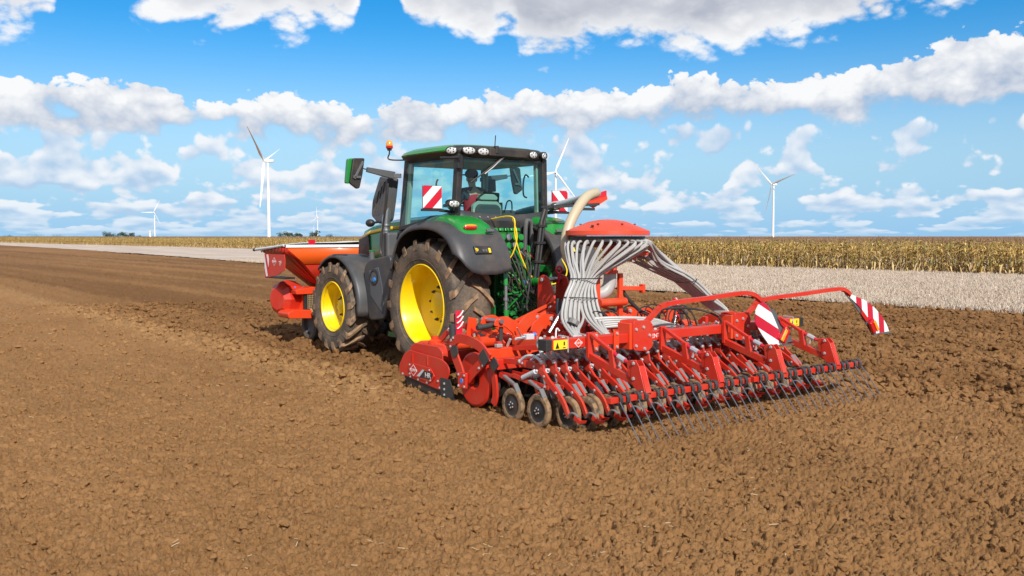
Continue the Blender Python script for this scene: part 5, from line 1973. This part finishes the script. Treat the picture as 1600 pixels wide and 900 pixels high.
def coulter(dy):
    path = s2([(-3.62, .555), (-3.82, .55), (-3.98, .495), (-4.12 + dy * .3, .40), (-4.28 + dy * .7, .315), (-4.43 + dy, .205), (-4.52 + dy, .055)])
    arm = strip(path, .085, -.015, .015, .048)
    arm.prism([(-3.88, .55), (-3.94, .635), (-3.99, .64), (-4.03, .49), (-3.96, .45)], 'yz', -.012, .012)
    o = arm.build('coulter_arm', RED, SD, bevel=.003)
    strip([(-3.24, .40), (-3.70, .385), (-4.16 + dy * .5, .335)], .045, -.024, -.012).build('lower_link', RED, o, bevel=.003)
    strip([(-3.24, .54), (-3.45, .56), (-3.70, .565)], .06, -.024, -.012).build('upper_link', RED, o, bevel=.003)
    bolts([(-.014, -3.86, .545), (-.014, -4.03, .455), (-.026, -3.62, .39), (-.026, -4.10 + dy * .5, .345), (-.015, -4.30 + dy * .75, .30), (-.026, -3.66, .562)], (-1, 0, 0), o, .016)
    MB().tube(spline([(-.012, -3.60, .575), (-.012, -3.70, .64), (-.012, -3.82, .66), (-.012, -3.92, .64), (-.012, -3.985, .605)], 3), .017, 7).build('tension_strap', TARP, o)
    for y_, z_ in ((-3.60, .575), (-3.99, .605)):
        MB().ball((-.014, y_, z_), .027, 5).build('strap_eye', ZINC, o)
    MB().tube([(-.05, -3.70, .405), (-.05, -3.92, .50)], .028, 10).lathe([(.013, 0), (.013, .03), (0, .03)], (-.05, -3.92, .50), (0, -.88, .47), 8).build('spring_tube', TARP, o)
    wy = -4.45 + dy
    press_wheel(o, .050, wy, .085)
    MB().lathe([(0, 0), (.16, .0), (.175, .004), (.16, .008), (0, .008)], (.06, wy + .37, .12), (1, .12, 0), 28).build('seed_disc', WHEELDUST, o)
    MB().beam((.05, wy + .20, .38), (.05, wy + .09, .265), .05, .012, w2=.06).build('wheel_scraper', HOSEDARK, o)
    MB().beam((.03, wy + .31, .38), (.03, wy + .22, .22), .05, .012).build('mud_deflector', HOSEDARK, o)
    MB().tube(spline([(-.012, wy - .06, .06), (-.02, wy - .12, .115), (-.02, wy - .18, .12), (-.02, wy - .24, .09)], 3), .014, 6).build('covering_strap', HOSEDARK, o)
    MB().prism([(wy - .19, .11), (wy - .28, .065), (wy - .36, .078), (wy - .34, .045), (wy - .26, .025), (wy - .17, .06)], 'yz', -.035, -.005).build('toe', RED, o, bevel=.003)
    h_ = [(.075, -3.90, .33), (.075, -3.91, .50), (.078, -3.90, .62), (.075, -3.86, .72), (.05, -3.84, .80), (.03, -3.92, .86)]
    MB().tube(spline(h_, 4), .024, 8).build('seed_hose', HOSE, o)
    MB().tube([(.075, -3.90, .28), (.075, -3.908, .45)], .030, 9).build('hose_sleeve', HOSEDARK, o)
    return o


protoR, protoF = coulter(0.0), coulter(.09)
NR = 27
for k in range(NR):
    x = -2.17 + 4.26 * k / (NR - 1)
    pr = protoR if k % 2 else protoF
    copy_tree(pr, SD, (x, random.uniform(-.015, .015), random.uniform(-.006, .012)))
for pr in (protoR, protoF):
    for ch in list(pr.children):
        for g_ in list(ch.children):
            bpy.data.objects.remove(g_)
        bpy.data.objects.remove(ch)
    bpy.data.objects.remove(pr)

for s in (-1, 1):                         # outermost pair of wheels, set further forward
    for wy in (-3.56, -4.02):
        w_ = press_wheel(SD, s * 2.25, wy, .095)
        MB().beam((s * 2.25, wy - .10, .24), (s * 2.25, wy - .03, .34), .06, .012, up=(0, 1, 0)).beam((s * 2.23, wy + .02, .33), (s * 2.23, wy + .20, .40), .04, .02).build('wheel_scraper', HOSEDARK, w_)
    strip([(-3.24, .40), (-3.56, .30), (-3.56, .09)], .05, s * 2.20, s * 2.215).build('wheel_arm', RED, SD)
    strip([(-3.5, .42), (-3.9, .36), (-4.02, .09)], .05, s * 2.20, s * 2.215).build('wheel_arm', RED, SD)

# ---- toolbar with hinge plates
segs = ((-2.32, -1.72), (-1.72, -1.0), (-.80, .72), (1.0, 2.24))
for i, (a_, b_) in enumerate(((-2.32, -.98), (-.82, .80), (.98, 2.26))):
    tb = MB().span((a_, -4.22, .775), (b_, -4.09, .885)).build('toolbar', RED, SD, bevel=.01)
    if i != 1:
        e = a_ if i == 0 else b_
        sg = -1 if i == 0 else 1
        MB().span((e - sg * .08, -4.225, .77), (e + sg * .005, -4.085, .89)).build('end_cap', RUBBER, tb, bevel=.006)
        yc = e - sg * .20
        st_ = MB().span((yc - .10, -4.226, .78), (yc + .10, -4.2215, .88)).build('warning_sticker', YELLOWP, tb)
        MB().prism([(yc - .075, .79), (yc - .02, .79), (yc - .048, .86)], 'xz', -4.2275, -4.2265).span((yc + .03, -4.2275, .79), (yc + .07, -4.2265, .80)).span((yc + .04, -4.2275, .82), (yc + .06, -4.2265, .86)).build('sticker_print', BLACK, st_)
for s in (-1, 1):
    if s < 0:
        emblem((-1.86, -4.2215, .83), (1, 0, 0), (0, 0, 1), .06, SD, ORANGE)
    pl = [(-.16, 1.03), (.10, 1.03), (.17, .96), (.15, .84), (.17, .72), (.08, .66), (-.16, .69)]
    hp_ = MB().prism(rounded([(s * .90 + x, z) for x, z in pl], .04), 'xz', -4.27, -4.24).build('hinge_plate', RED, SD, bevel=.006)
    MB().prism(rounded([(s * .90 + x, z) for x, z in pl], .04), 'xz', -4.07, -4.04).build('hinge_plate', RED, SD, bevel=.006)
    MB().span((s * .90 - .20, -4.25, .70), (s * .90 - .15, -4.05, 1.0)).build('hinge_flange', ORANGE, hp_, bevel=.006)
    bolts([(s * .90 + x, -4.27, z) for x, z in ((.0, .95), (.02, .70), (-.12, .93), (-.12, .74), (.10, .85))], (0, -1, 0), hp_, .02)
    for x in (-1.62, -1.30):
        fl = MB().span((s * abs(x) - .04, -4.245, .72), (s * abs(x) + .04, -4.225, .93)).build('clamp_plate', ORANGE, SD, bevel=.006)
        bolts([(s * abs(x), -4.245, z) for z in (.75, .90)], (0, -1, 0), fl, .018)
    for x in (-2.02, -1.72):
        MB().tube([(s * abs(x), -4.23, .74), (s * abs(x), -4.23, .91), (s * abs(x), -4.07, .91)], .008, 6).build('u_bolt', ZINC, SD)
    # arms from the coulter beam to the toolbar
    for x in (.45, 1.18, 1.80):
        MB().beam((s * x, -3.04, .70), (s * x, -4.12, .84), .06, .11, h2=.08).build('carrier_arm', ORANGE, SD, bevel=.008)
lettering('VENTA', .07, (-1.06 + .42, -4.2225, .83), (1, 0, .05), (0, 0, 1), WHITEP, SD, 'type_name', squeeze=1.1)
MB().prism([(-.98 + .12, .80), (-.98 + .22, .86), (-.98 + .26, .86), (-.98 + .18, .80)], 'xz', -4.2225, -4.2215).build('black_decal', BLACK, SD)

# ---- harrow supports
for x in (-1.72, -.56, .58, 1.68):
    sg = MB().span((x - .04, -4.27, .66), (x + .04, -4.23, .94)).prism([(-4.24, .92), (-4.29, .93), (-4.62, .775), (-4.62, .735), (-4.30, .885)], 'yz', x - .022, x + .022)
    sup = sg.build('harrow_bracket', RED, SD, bevel=.005)
    MB().beam((x, -4.25, .68), (x, -4.98, .47), .055, .08).build('support_arm', RED, sup, bevel=.006)
    MB().beam((x, -4.60, .78), (x, -4.64, .56), .058, .07, up=(0, 1, 0)).build('support_post', RED, sup, bevel=.006)
    MB().tube([(x, -4.62, .75), (x, -4.92, .645)], .020, 8).build('spindle', REDFLAT, sup)
    MB().tube([(x, -4.70, .722), (x, -4.80, .687)], .030, 8).beam((x, -4.75, .70), (x - .03, -4.74, .62), .02, .02).build('spindle_nut', ZINC, sup)
    MB().beam((x, -4.90, .70), (x, -4.93, .53), .085, .075, up=(0, 1, 0)).build('spindle_block', RED, sup, bevel=.006)
    tp_ = MB().prism([(-4.94, .70), (-5.00, .715), (-5.05, .66), (-5.15, .38), (-5.04, .38), (-4.93, .48)], 'yz', x - .048, x - .036).prism([(-4.94, .70), (-5.00, .715), (-5.05, .66), (-5.15, .38), (-5.04, .38), (-4.93, .48)], 'yz', x + .036, x + .048)
    tp_.add([(x - .036, -5.048, .66), (x + .036, -5.048, .66), (x + .036, -5.15, .39), (x - .036, -5.15, .39)], [(0, 1, 2, 3)])
    tp_ = tp_.build('harrow_plate', RED, sup, bevel=.004)
    bolts([(x - .049, y, z) for y, z in ((-4.98, .68), (-4.98, .52))], (-1, 0, 0), tp_, .02)
    bolts([(x + d_, -5.10, .395) for d_ in (-.05, .05)], (0, 0, 1), tp_, .014)

# ---- following harrow
for s in (-1, 1):
    x0, x1 = sorted((s * .03, s * 2.24))
    rl = MB().span((x0, -5.13, .325), (x1, -5.07, .385)).build('harrow_rail', RED, SD, bevel=.005)
    for k in range(8):
        xc = x0 + .16 + (x1 - x0 - .30) * k / 7 + random.uniform(-.015, .015)
        sp = MB()
        for q_ in (-.05, .05):
            turns = []
            for i in range(31):
                g = 2 * math.pi * i / 10
                turns.append((xc + q_ + (i - 15) * .0015, -5.10 + .056 * math.sin(g), .355 + .056 * math.cos(g)))
            sp.tube(turns, .0095, 6)
        sp = sp.build('spring_coil', GREYD, rl)
        for q_ in (-.068, .068):
            dx_ = random.uniform(-.012, .012)
            MB().tube([(xc + q_, -5.15, .34), (xc + q_ + dx_ * .3, -5.27, .20), (xc + q_ + dx_, -5.45, -.03)], [.0065, .0065, .005], 6).build('tine', TINE, rl)

# ---- seed distributor
dm = MB().lathe([(0, 2.225), (.10, 2.22), (.25, 2.195), (.49, 2.10), (.56, 2.07), (.565, 2.015), (.545, 2.01), (.54, 2.05), (.2, 2.08), (0, 2.08)], (DX, -2.76, 0), (0, 0, 1), 32).build('dome', ORANGE, SD, angle=16)
bolts([(DX + .36 * math.cos(g), -2.76 + .36 * math.sin(g), 2.152) for g in (.3, 1.3, 2.4, 3.6, 4.5, 5.5)], (0, 0, 1), dm, .018, DARKIRON)
MB().box((DX - .42, -2.92, 2.135), (.07, .03, .02), Matrix.Rotation(R(40), 3, 'Z')).build('latch', BLACK, dm)
MB().lathe([(.50, 2.0), (.50, 1.93), (.44, 1.90), (.12, 1.88), (.12, 2.0)], (DX, -2.76, 0), (0, 0, 1), 32).build('distributor_ring', DARKIRON, SD)
cl = MB().tube([(DX + .05, -2.76, 1.90), (DX + .05, -2.76, 1.50)], .095, 18).lathe([(.11, -.02), (.11, .02)], (DX + .05, -2.76, 1.52), (0, 0, 1), 18).build('riser_pipe', ORANGE, SD)
MB().tube(spline([(DX + .05, -2.76, 1.50), (DX + .03, -2.76, 1.34), (DX - .06, -2.74, 1.24), (DX - .22, -2.68, 1.22)], 6), .085, 16).build('elbow', HOSE, SD)
fr = MB()
for x in (-.22, .20):
    fr.beam((x + DX, -2.80, .70), (x + DX, -2.80, 1.50), .055, .07)
fr.beam((DX - .22, -2.80, 1.12), (DX + .22, -2.80, 1.12), .09, .09).beam((DX + .2, -2.80, 1.30), (DX + .62, -2.80, 1.28), .07, .06)
fr.span((DX + .60, -2.84, 1.22), (DX + .65, -2.76, 1.34))
fr = fr.build('distributor_frame', ORANGE, SD, bevel=.008)
MB().tube([(DX - .24, -2.86, 1.12), (DX + .24, -2.86, 1.12)], .055, 14).build('cross_tube', ORANGE, fr)
MB().span((DX + .25, -3.04, 1.74), (DX + .50, -2.98, 1.80)).beam((DX + .10, -2.85, 1.82), (DX + .3, -3.0, 1.70), .03, .06).build('valve_bracket', ORANGE, SD, bevel=.006)

# headstock
for s in (-1, 1):
    pl = [(-1.52, 1.40), (-1.62, 1.46), (-1.74, 1.42), (-1.90, 1.10), (-2.30, .80), (-2.55, .68), (-2.55, .58), (-1.55, .50), (-1.42, .58), (-1.50, .9)]
    hs_ = MB().prism(rounded(pl, .05), 'yz', s * .17 - .015 + DX, s * .17 + .015 + DX).build('headstock_plate', RED, SD, bevel=.006)
    bolts([(s * .17 + s * .015 + DX, y, z) for y, z in ((-1.62, 1.38), (-1.8, 1.0), (-2.3, .70))], (s, 0, 0), hs_, .03)
    MB().beam((s * .20 + DX, -1.66, 1.05), (s * .52 + DX, -2.10, .58), .05, .14).build('headstock_brace', RED, SD, bevel=.008)
    MB().beam((s * .26 + DX, -2.05, .80), (s * .62 + DX, -2.50, .66), .10, .16).build('centre_arm', ORANGE, SD, bevel=.02)
    MB().tube([(s * .30 + DX, -2.7, .92), (s * .62 + DX, -2.85, .78)], .055, 14).build('centre_tube', ORANGE if s > 0 else RED, SD)
    MB().tube([(s * .38 + DX, -2.2, .86), (s * .34 + DX, -2.16, 1.14)], .042, 14).build('grey_post', GREYD, SD)
    MB().tube([(s * .55 + DX, -2.55, .98), (s * .28 + DX, -2.55, .98)], .03, 10).build('short_ram', GREYD, SD)
MB().span((-.45 + DX, -2.12, .40), (.45 + DX, -1.45, .66)).build('centre_gearbox', RED, SD, bevel=.03)
MB().tube([(-.20 + DX, -1.62, 1.38), (.20 + DX, -1.62, 1.38)], .035, 12).build('top_pin', STEEL, SD)
MB().lathe([(.05 + .016 * math.cos(k * math.pi / 4), .016 * math.sin(k * math.pi / 4)) for k in range(8)], (.06 + DX, -1.70, 1.52), (0, 1, .2), 18, close=True).tube([(.06 + DX, -1.70, 1.47), (.06 + DX, -1.68, 1.32)], .02, 8).build('lifting_eye', REDFLAT, SD)
MB().span((-.40 + DX, -2.92, .56), (.40 + DX, -2.60, .82)).build('centre_block', RED, SD, bevel=.02)
MB().beam((-.95, -2.72, .70), (.90, -2.72, .70), .12, .10).build('centre_beam', ORANGE, SD, bevel=.01)

# seed hoses: two bundles from the distributor
NB = 15
for s in (-1, 1):
    for k in range(NB):
        u = k / (NB - 1)
        for lay in range(2 if k % 2 == 0 else 1):
            if s < 0:
                g = R(150 + 160 * u)
                ring = Vector((DX + .47 * math.cos(g), -2.76 + .47 * math.sin(g), 1.94 - lay * .02))
                w_ = .62
                a_ = Vector((-.84 + .44 * u, -2.95 - .05 * math.sin(math.pi * u) - lay * .05 + .05 * u + .02 * (k % 2), 1.46))
                b_ = Vector((-.99 + .48 * u, -3.00 - lay * .05 + .02 * (k % 2), 1.24 - .04 * u))
                sp_ = (u - .5)
                c_ = Vector((-1.12 + .50 * u + (-.05 if u < .5 else .05), -3.15 - lay * .06, .98))
                d_ = Vector((-1.30 + .18 * u + (.36 if u > .5 else 0), -3.50 - lay * .05, .80))
                e_ = Vector((-1.40 + .80 * u, -3.80, .70))
                pts = [ring, ring + Vector((.10 * math.cos(g), .10 * math.sin(g), -.04)), (ring + a_) / 2 + Vector((.07 * math.cos(g), .04 * math.sin(g), -.02)), a_, b_, c_, d_, e_]
            else:
                g = R(-62 + 150 * u)
                ring = Vector((DX + .47 * math.cos(g), -2.76 + .47 * math.sin(g), 1.94 - lay * .02))
                v_ = Vector((.05, .22, 0)) * (u - .5)
                a_ = Vector((.80, -2.80, 1.78)) + v_ * 1.6 + Vector((0, 0, -.10 * u + .03 * lay - .15 * (k % 3 == 0)))
                b_ = Vector((1.28, -2.95, 1.40)) + v_ + Vector((0, 0, .05 * lay - .10 * u))
                c_ = Vector((1.62, -3.05, 1.12)) + v_ + Vector((0, 0, .05 * lay - .06 * u))
                d_ = Vector((1.75 + .06 * u, -3.30, .86)) + v_ * .6
                e_ = Vector((.25 + 1.9 * u, -3.80, .72))
                pts = [ring, ring + Vector((.10 * math.cos(g), .10 * math.sin(g), -.02)), a_, b_, c_, d_, e_]
            MB().tube(spline(pts, 5), .0185, 8).build('seed_hose', HOSE, SD)
def tie(c, hx, hy, tilt, name='hose_tie'):
    pts = []
    for k in range(20):
        g = 2 * math.pi * k / 20
        pts.append(Vector(c) + Vector((math.cos(g) * hx, math.sin(g) * hy, math.cos(g) * hx * tilt)))
    MB().tube(pts, .007, 5, closed=True).build(name, RUBBER, SD)


tie((-.62, -2.99, 1.46), .255, .09, -.02)
tie((-.75, -3.03, 1.22), .275, .08, -.06)
tie((1.30, -2.95, 1.38), .10, .19, .3)
tie((1.62, -3.05, 1.11), .10, .17, .3)
MB().tube([(-1.17, -3.34, .93), (-1.14, -3.34, .98)], .07, 10).build('hose_clamp', HOSEDARK, SD)
MB().tube([(-1.24, -2.98, .80), (-.95, -2.98, 1.16), (-.88, -2.98, 1.26)], [.022, .022, .012], 10).build('tie_rod', STEEL, SD)
MB().tube([(-.66, -3.1, .84), (-.10, -3.6, .86)], .03, 8).build('hose_bundle', HOSE, SD)
for k in range(5):
    MB().tube(spline([(-.72, -3.20, .84 + .03 * k), (-.4, -3.4, .87 + .025 * k), (.0, -3.55, .86 + .02 * k), (.35, -3.62, .84)], 4), .022, 8).build('cross_hose', HOSE, SD)
    MB().tube(spline([(-2.10 + .12 * k, -3.98, .78 - .02 * k), (-1.8 + .1 * k, -3.92, .69 - .015 * k), (-1.5 + .1 * k, -3.95, .70), (-1.25 + .08 * k, -3.9, .66)], 4), .022, 8).build('cross_hose', HOSE, SD)
    MB().tube(spline([(.55 + .12 * k, -3.98, .78 - .02 * k), (.9 + .1 * k, -3.92, .69 - .015 * k), (1.2 + .1 * k, -3.95, .72), (1.5 + .08 * k, -3.9, .76)], 4), .022, 8).build('cross_hose', HOSE, SD)
for k in range(22):
    x = -2.15 + 4.2 * k / 21
    MB().tube(spline([(x, -4.02, .80), (x + .05, -4.0, .70), (x + .14, -3.96, .65), (x + .18, -3.86, .64), (x + .14, -3.76, .58), (x + .10, -3.72, .42)], 4), .023, 8).build('drop_hose', HOSE, SD)
    MB().tube([(x + .108, -3.735, .50), (x + .10, -3.715, .38)], .029, 8).build('hose_end', HOSEDARK, SD)
# hydraulic hoses
for k in range(10):
    x = random.uniform(-.9, 1.5)
    y = random.uniform(-3.4, -2.4)
    MB().tube(spline([(x, y, .78), (x + .05, y, 1.0), (x + .18, y - .05, 1.04), (x + .3, y - .1, .92), (x + .35, y - .12, .76)], 5), .010, 6).build('hydraulic_hose', RUBBER, SD)
for k in range(3):
    MB().tube(spline([(-.05 + .03 * k, -1.5, 1.05), (.0, -1.75, .93 - .02 * k), (.2, -2.0, 1.05), (.30, -2.1, 1.28)], 5), .014, 7).build('hydraulic_hose', RUBBER, SD)
MB().tube(spline([(.20, -2.75, 1.36), (.30, -2.78, 1.18), (.50, -2.85, .98), (.72, -2.95, .88)], 5), .026, 8).build('air_hose', RUBBER, SD)
MB().tube(spline([(-.40, -4.05, 1.02), (-.2, -3.9, 1.1), (.35, -3.95, 1.08), (.62, -4.1, .98), (.7, -4.1, .84)], 5), .014, 7).build('hydraulic_hose', RUBBER, SD)
vb = MB().tube([(-1.96, -3.22, .79), (-1.80, -3.22, .80)], .018, 8).span((-1.82, -3.26, .75), (-1.70, -3.19, .84)).build('control_valve', TARP, SD, bevel=.008)
MB().tube([(-1.70, -3.22, .825), (-1.65, -3.22, .825)], .022, 8).build('blue_cap', BLUEP, vb)
MB().tube([(-1.72, -3.24, .76), (-1.69, -3.24, .73)], .022, 8).build('blue_cap', BLUEP, vb)
MB().tube(spline([(-1.74, -3.7, .74), (-1.74, -3.7, .90), (-1.72, -3.7, .94), (-1.69, -3.7, .91)], 4), .010, 6).build('hook', WHITEP, SD)
for k in range(16):
    x = -2.0 + 4.0 * k / 15
    MB().span((x - .03, -2.98, .68), (x + .03, -2.90, .74 + .05 * (k % 3))).build('bracket_lug', (RED, ORANGE)[k % 2], SD, bevel=.006)
    MB().tube([(x + .06, -3.04, .69), (x + .06, -3.10, .78)], .018, 7).build('peg', ZINC, SD)
for k in range(9):
    x = -1.9 + 3.8 * k / 8
    MB().beam((x, -3.02, .66), (x + .02, -3.9, .76), .03, .06).build('stay', RED, SD, bevel=.004)
    MB().tube([(x + .14, -3.30, .60), (x + .16, -3.62, .70)], .024, 9).build('damper', GREYD if k % 2 else RUBBER, SD)

# ---- suction line from the front hopper, passing right of the cab
MB().tube(spline([(1.15, 3.3, 1.75), (1.2, 1.2, 2.30), (1.1, .2, 2.45), (1.02, -.6, 2.51), (.92, -1.1, 2.56), (.74, -1.55, 2.60)], 6), .062, 14).build('conveyor_pipe', TARP, SD)
MB().tube([(.80, -1.42, 2.59), (.70, -1.62, 2.605)], .075, 14).build('pipe_cuff', STEEL, SD)
MB().tube(spline([(.74, -1.55, 2.60), (.50, -1.95, 2.62), (.18, -2.10, 2.55), (-.06, -2.16, 2.36), (-.24, -2.20, 2.12), (-.33, -2.24, 1.86), (-.31, -2.32, 1.66), (-.24, -2.45, 1.48)], 6), .072, 16).build('suction_hose', BEIGE, SD)
MB().tube(spline([(-.31, -2.32, 1.66), (-.26, -2.42, 1.50), (-.18, -2.56, 1.33)], 4), .08, 14).build('hose_cuff', HOSEDARK, SD)
MB().beam((.45, -1.05, 2.44), (1.30, -1.15, 2.50), .05, .04).beam((.3, -.95, 2.44), (1.0, -1.0, 2.5), .03, .03).build('pipe_carrier', GREYD, SD)
mb = MB().prism([(1.08, 2.60), (1.52, 2.72), (1.52, 2.60), (1.22, 2.47), (1.08, 2.50)], 'xz', -1.10, -1.05).build('marker_board', REDFLAT, SD, bevel=.004)
MB().prism([(1.10, 2.53), (1.50, 2.63), (1.51, 2.58), (1.22, 2.44), (1.10, 2.48)], 'xz', -1.13, -1.101).build('orange_edge', ORANGE, mb)
MB().span((1.0, -1.12, 2.40), (1.25, -1.06, 2.44)).build('board_foot', GREYD, mb)

# ---- warning flaps on bent arms
FY = -4.50
for s, pts in ((-1, [(-.84, -4.20, .96), (-.66, -4.22, 1.10), (-.50, -4.26, 1.20), (.10, -4.37, 1.25), (.60, -4.46, 1.295), (.80, -4.50, 1.275), (.96, FY, 1.19)]),
               (1, [(.98, -4.20, .94), (1.18, -4.22, 1.08), (1.33, -4.25, 1.175), (2.0, -4.36, 1.225), (2.66, -4.47, 1.275), (2.82, -4.50, 1.25), (2.93, FY, 1.19)])):
    ab = MB()
    pth = [Vector(p) for p in pts[:2]] + spline(pts[1:4], 3)[1:] + spline(pts[3:], 5)[1:]
    for i in range(len(pth) - 1):
        ab.beam(pth[i], pth[i + 1], .05, .055, up=(0, 1, 0))
    ab.build('flap_arm', RED, SD)
    if s < 0:
        out_ = [(.95, 1.20), (.85, 1.07), (.84, .92), (.98, .76), (1.15, .60), (1.30, .605), (1.44, .615), (1.30, .84), (1.20, .99), (1.09, 1.12)]
        back = [(.98, 1.21), (1.09, 1.13), (1.26, 1.04), (1.46, .82), (1.66, .63), (1.44, .61), (1.20, .98)]
        tri, lampc = [(1.29, .97), (1.37, .86), (1.50, .78), (1.44, .86)], (1.42, .73)
        sd_, ph = (.42, 0, .91), .72
    else:
        out_ = [(2.84, 1.205), (2.96, 1.19), (3.29, 1.10), (3.55, .98), (3.73, .86), (3.88, .72), (3.95, .615), (3.60, .605), (3.42, .82), (3.15, 1.02)]
        back = [(2.82, 1.21), (3.14, 1.03), (3.42, .83), (3.62, .60), (3.52, .60), (3.27, .85), (3.04, 1.05)]
        tri, lampc = [(3.22, .97), (3.42, .81), (3.34, .79), (3.20, .91)], (3.48, .72)
        sd_, ph = (.99, 0, .14), .15
    fs = stripes('flap_stripes_%d' % s, sd_, .27, ph, (0.50, 0.010, 0.035), (0.80, 0.80, 0.81))
    fl = MB().prism(out_, 'xz', FY - .01, FY).build('warning_flap', fs, SD, label='striped red and white marker flap with rear lamp')
    MB().prism(back, 'xz', FY + .003, FY + .014).build('flap_backing', GREYP, fl)
    MB().prism(tri, 'xz', FY - .016, FY - .011).build('red_reflector', REDLENS, fl)
    lx_, lz_ = lampc
    sg = -s
    lb = MB().box((lx_, FY - .03, lz_), (.12, .05, .20), Matrix.Rotation(R(36 * sg), 3, 'Y')).build('flap_lamp', REDLENS, fl, bevel=.015)
    MB().box((lx_ + .045 * s, FY - .06, lz_), (.05, .02, .17), Matrix.Rotation(R(36 * sg), 3, 'Y')).build('amber_lens', AMBER, lb, bevel=.006)
    xa = 1.15 if s < 0 else 3.52
    MB().tube([(xa + .17, FY, .58), (xa + .28, FY, .585)], .02, 8).build('side_lamp', AMBER, fl)
    MB().span((xa, FY - .03, .588), (xa + .48, FY + .02, .602)).build('flap_foot', GREYP, fl)
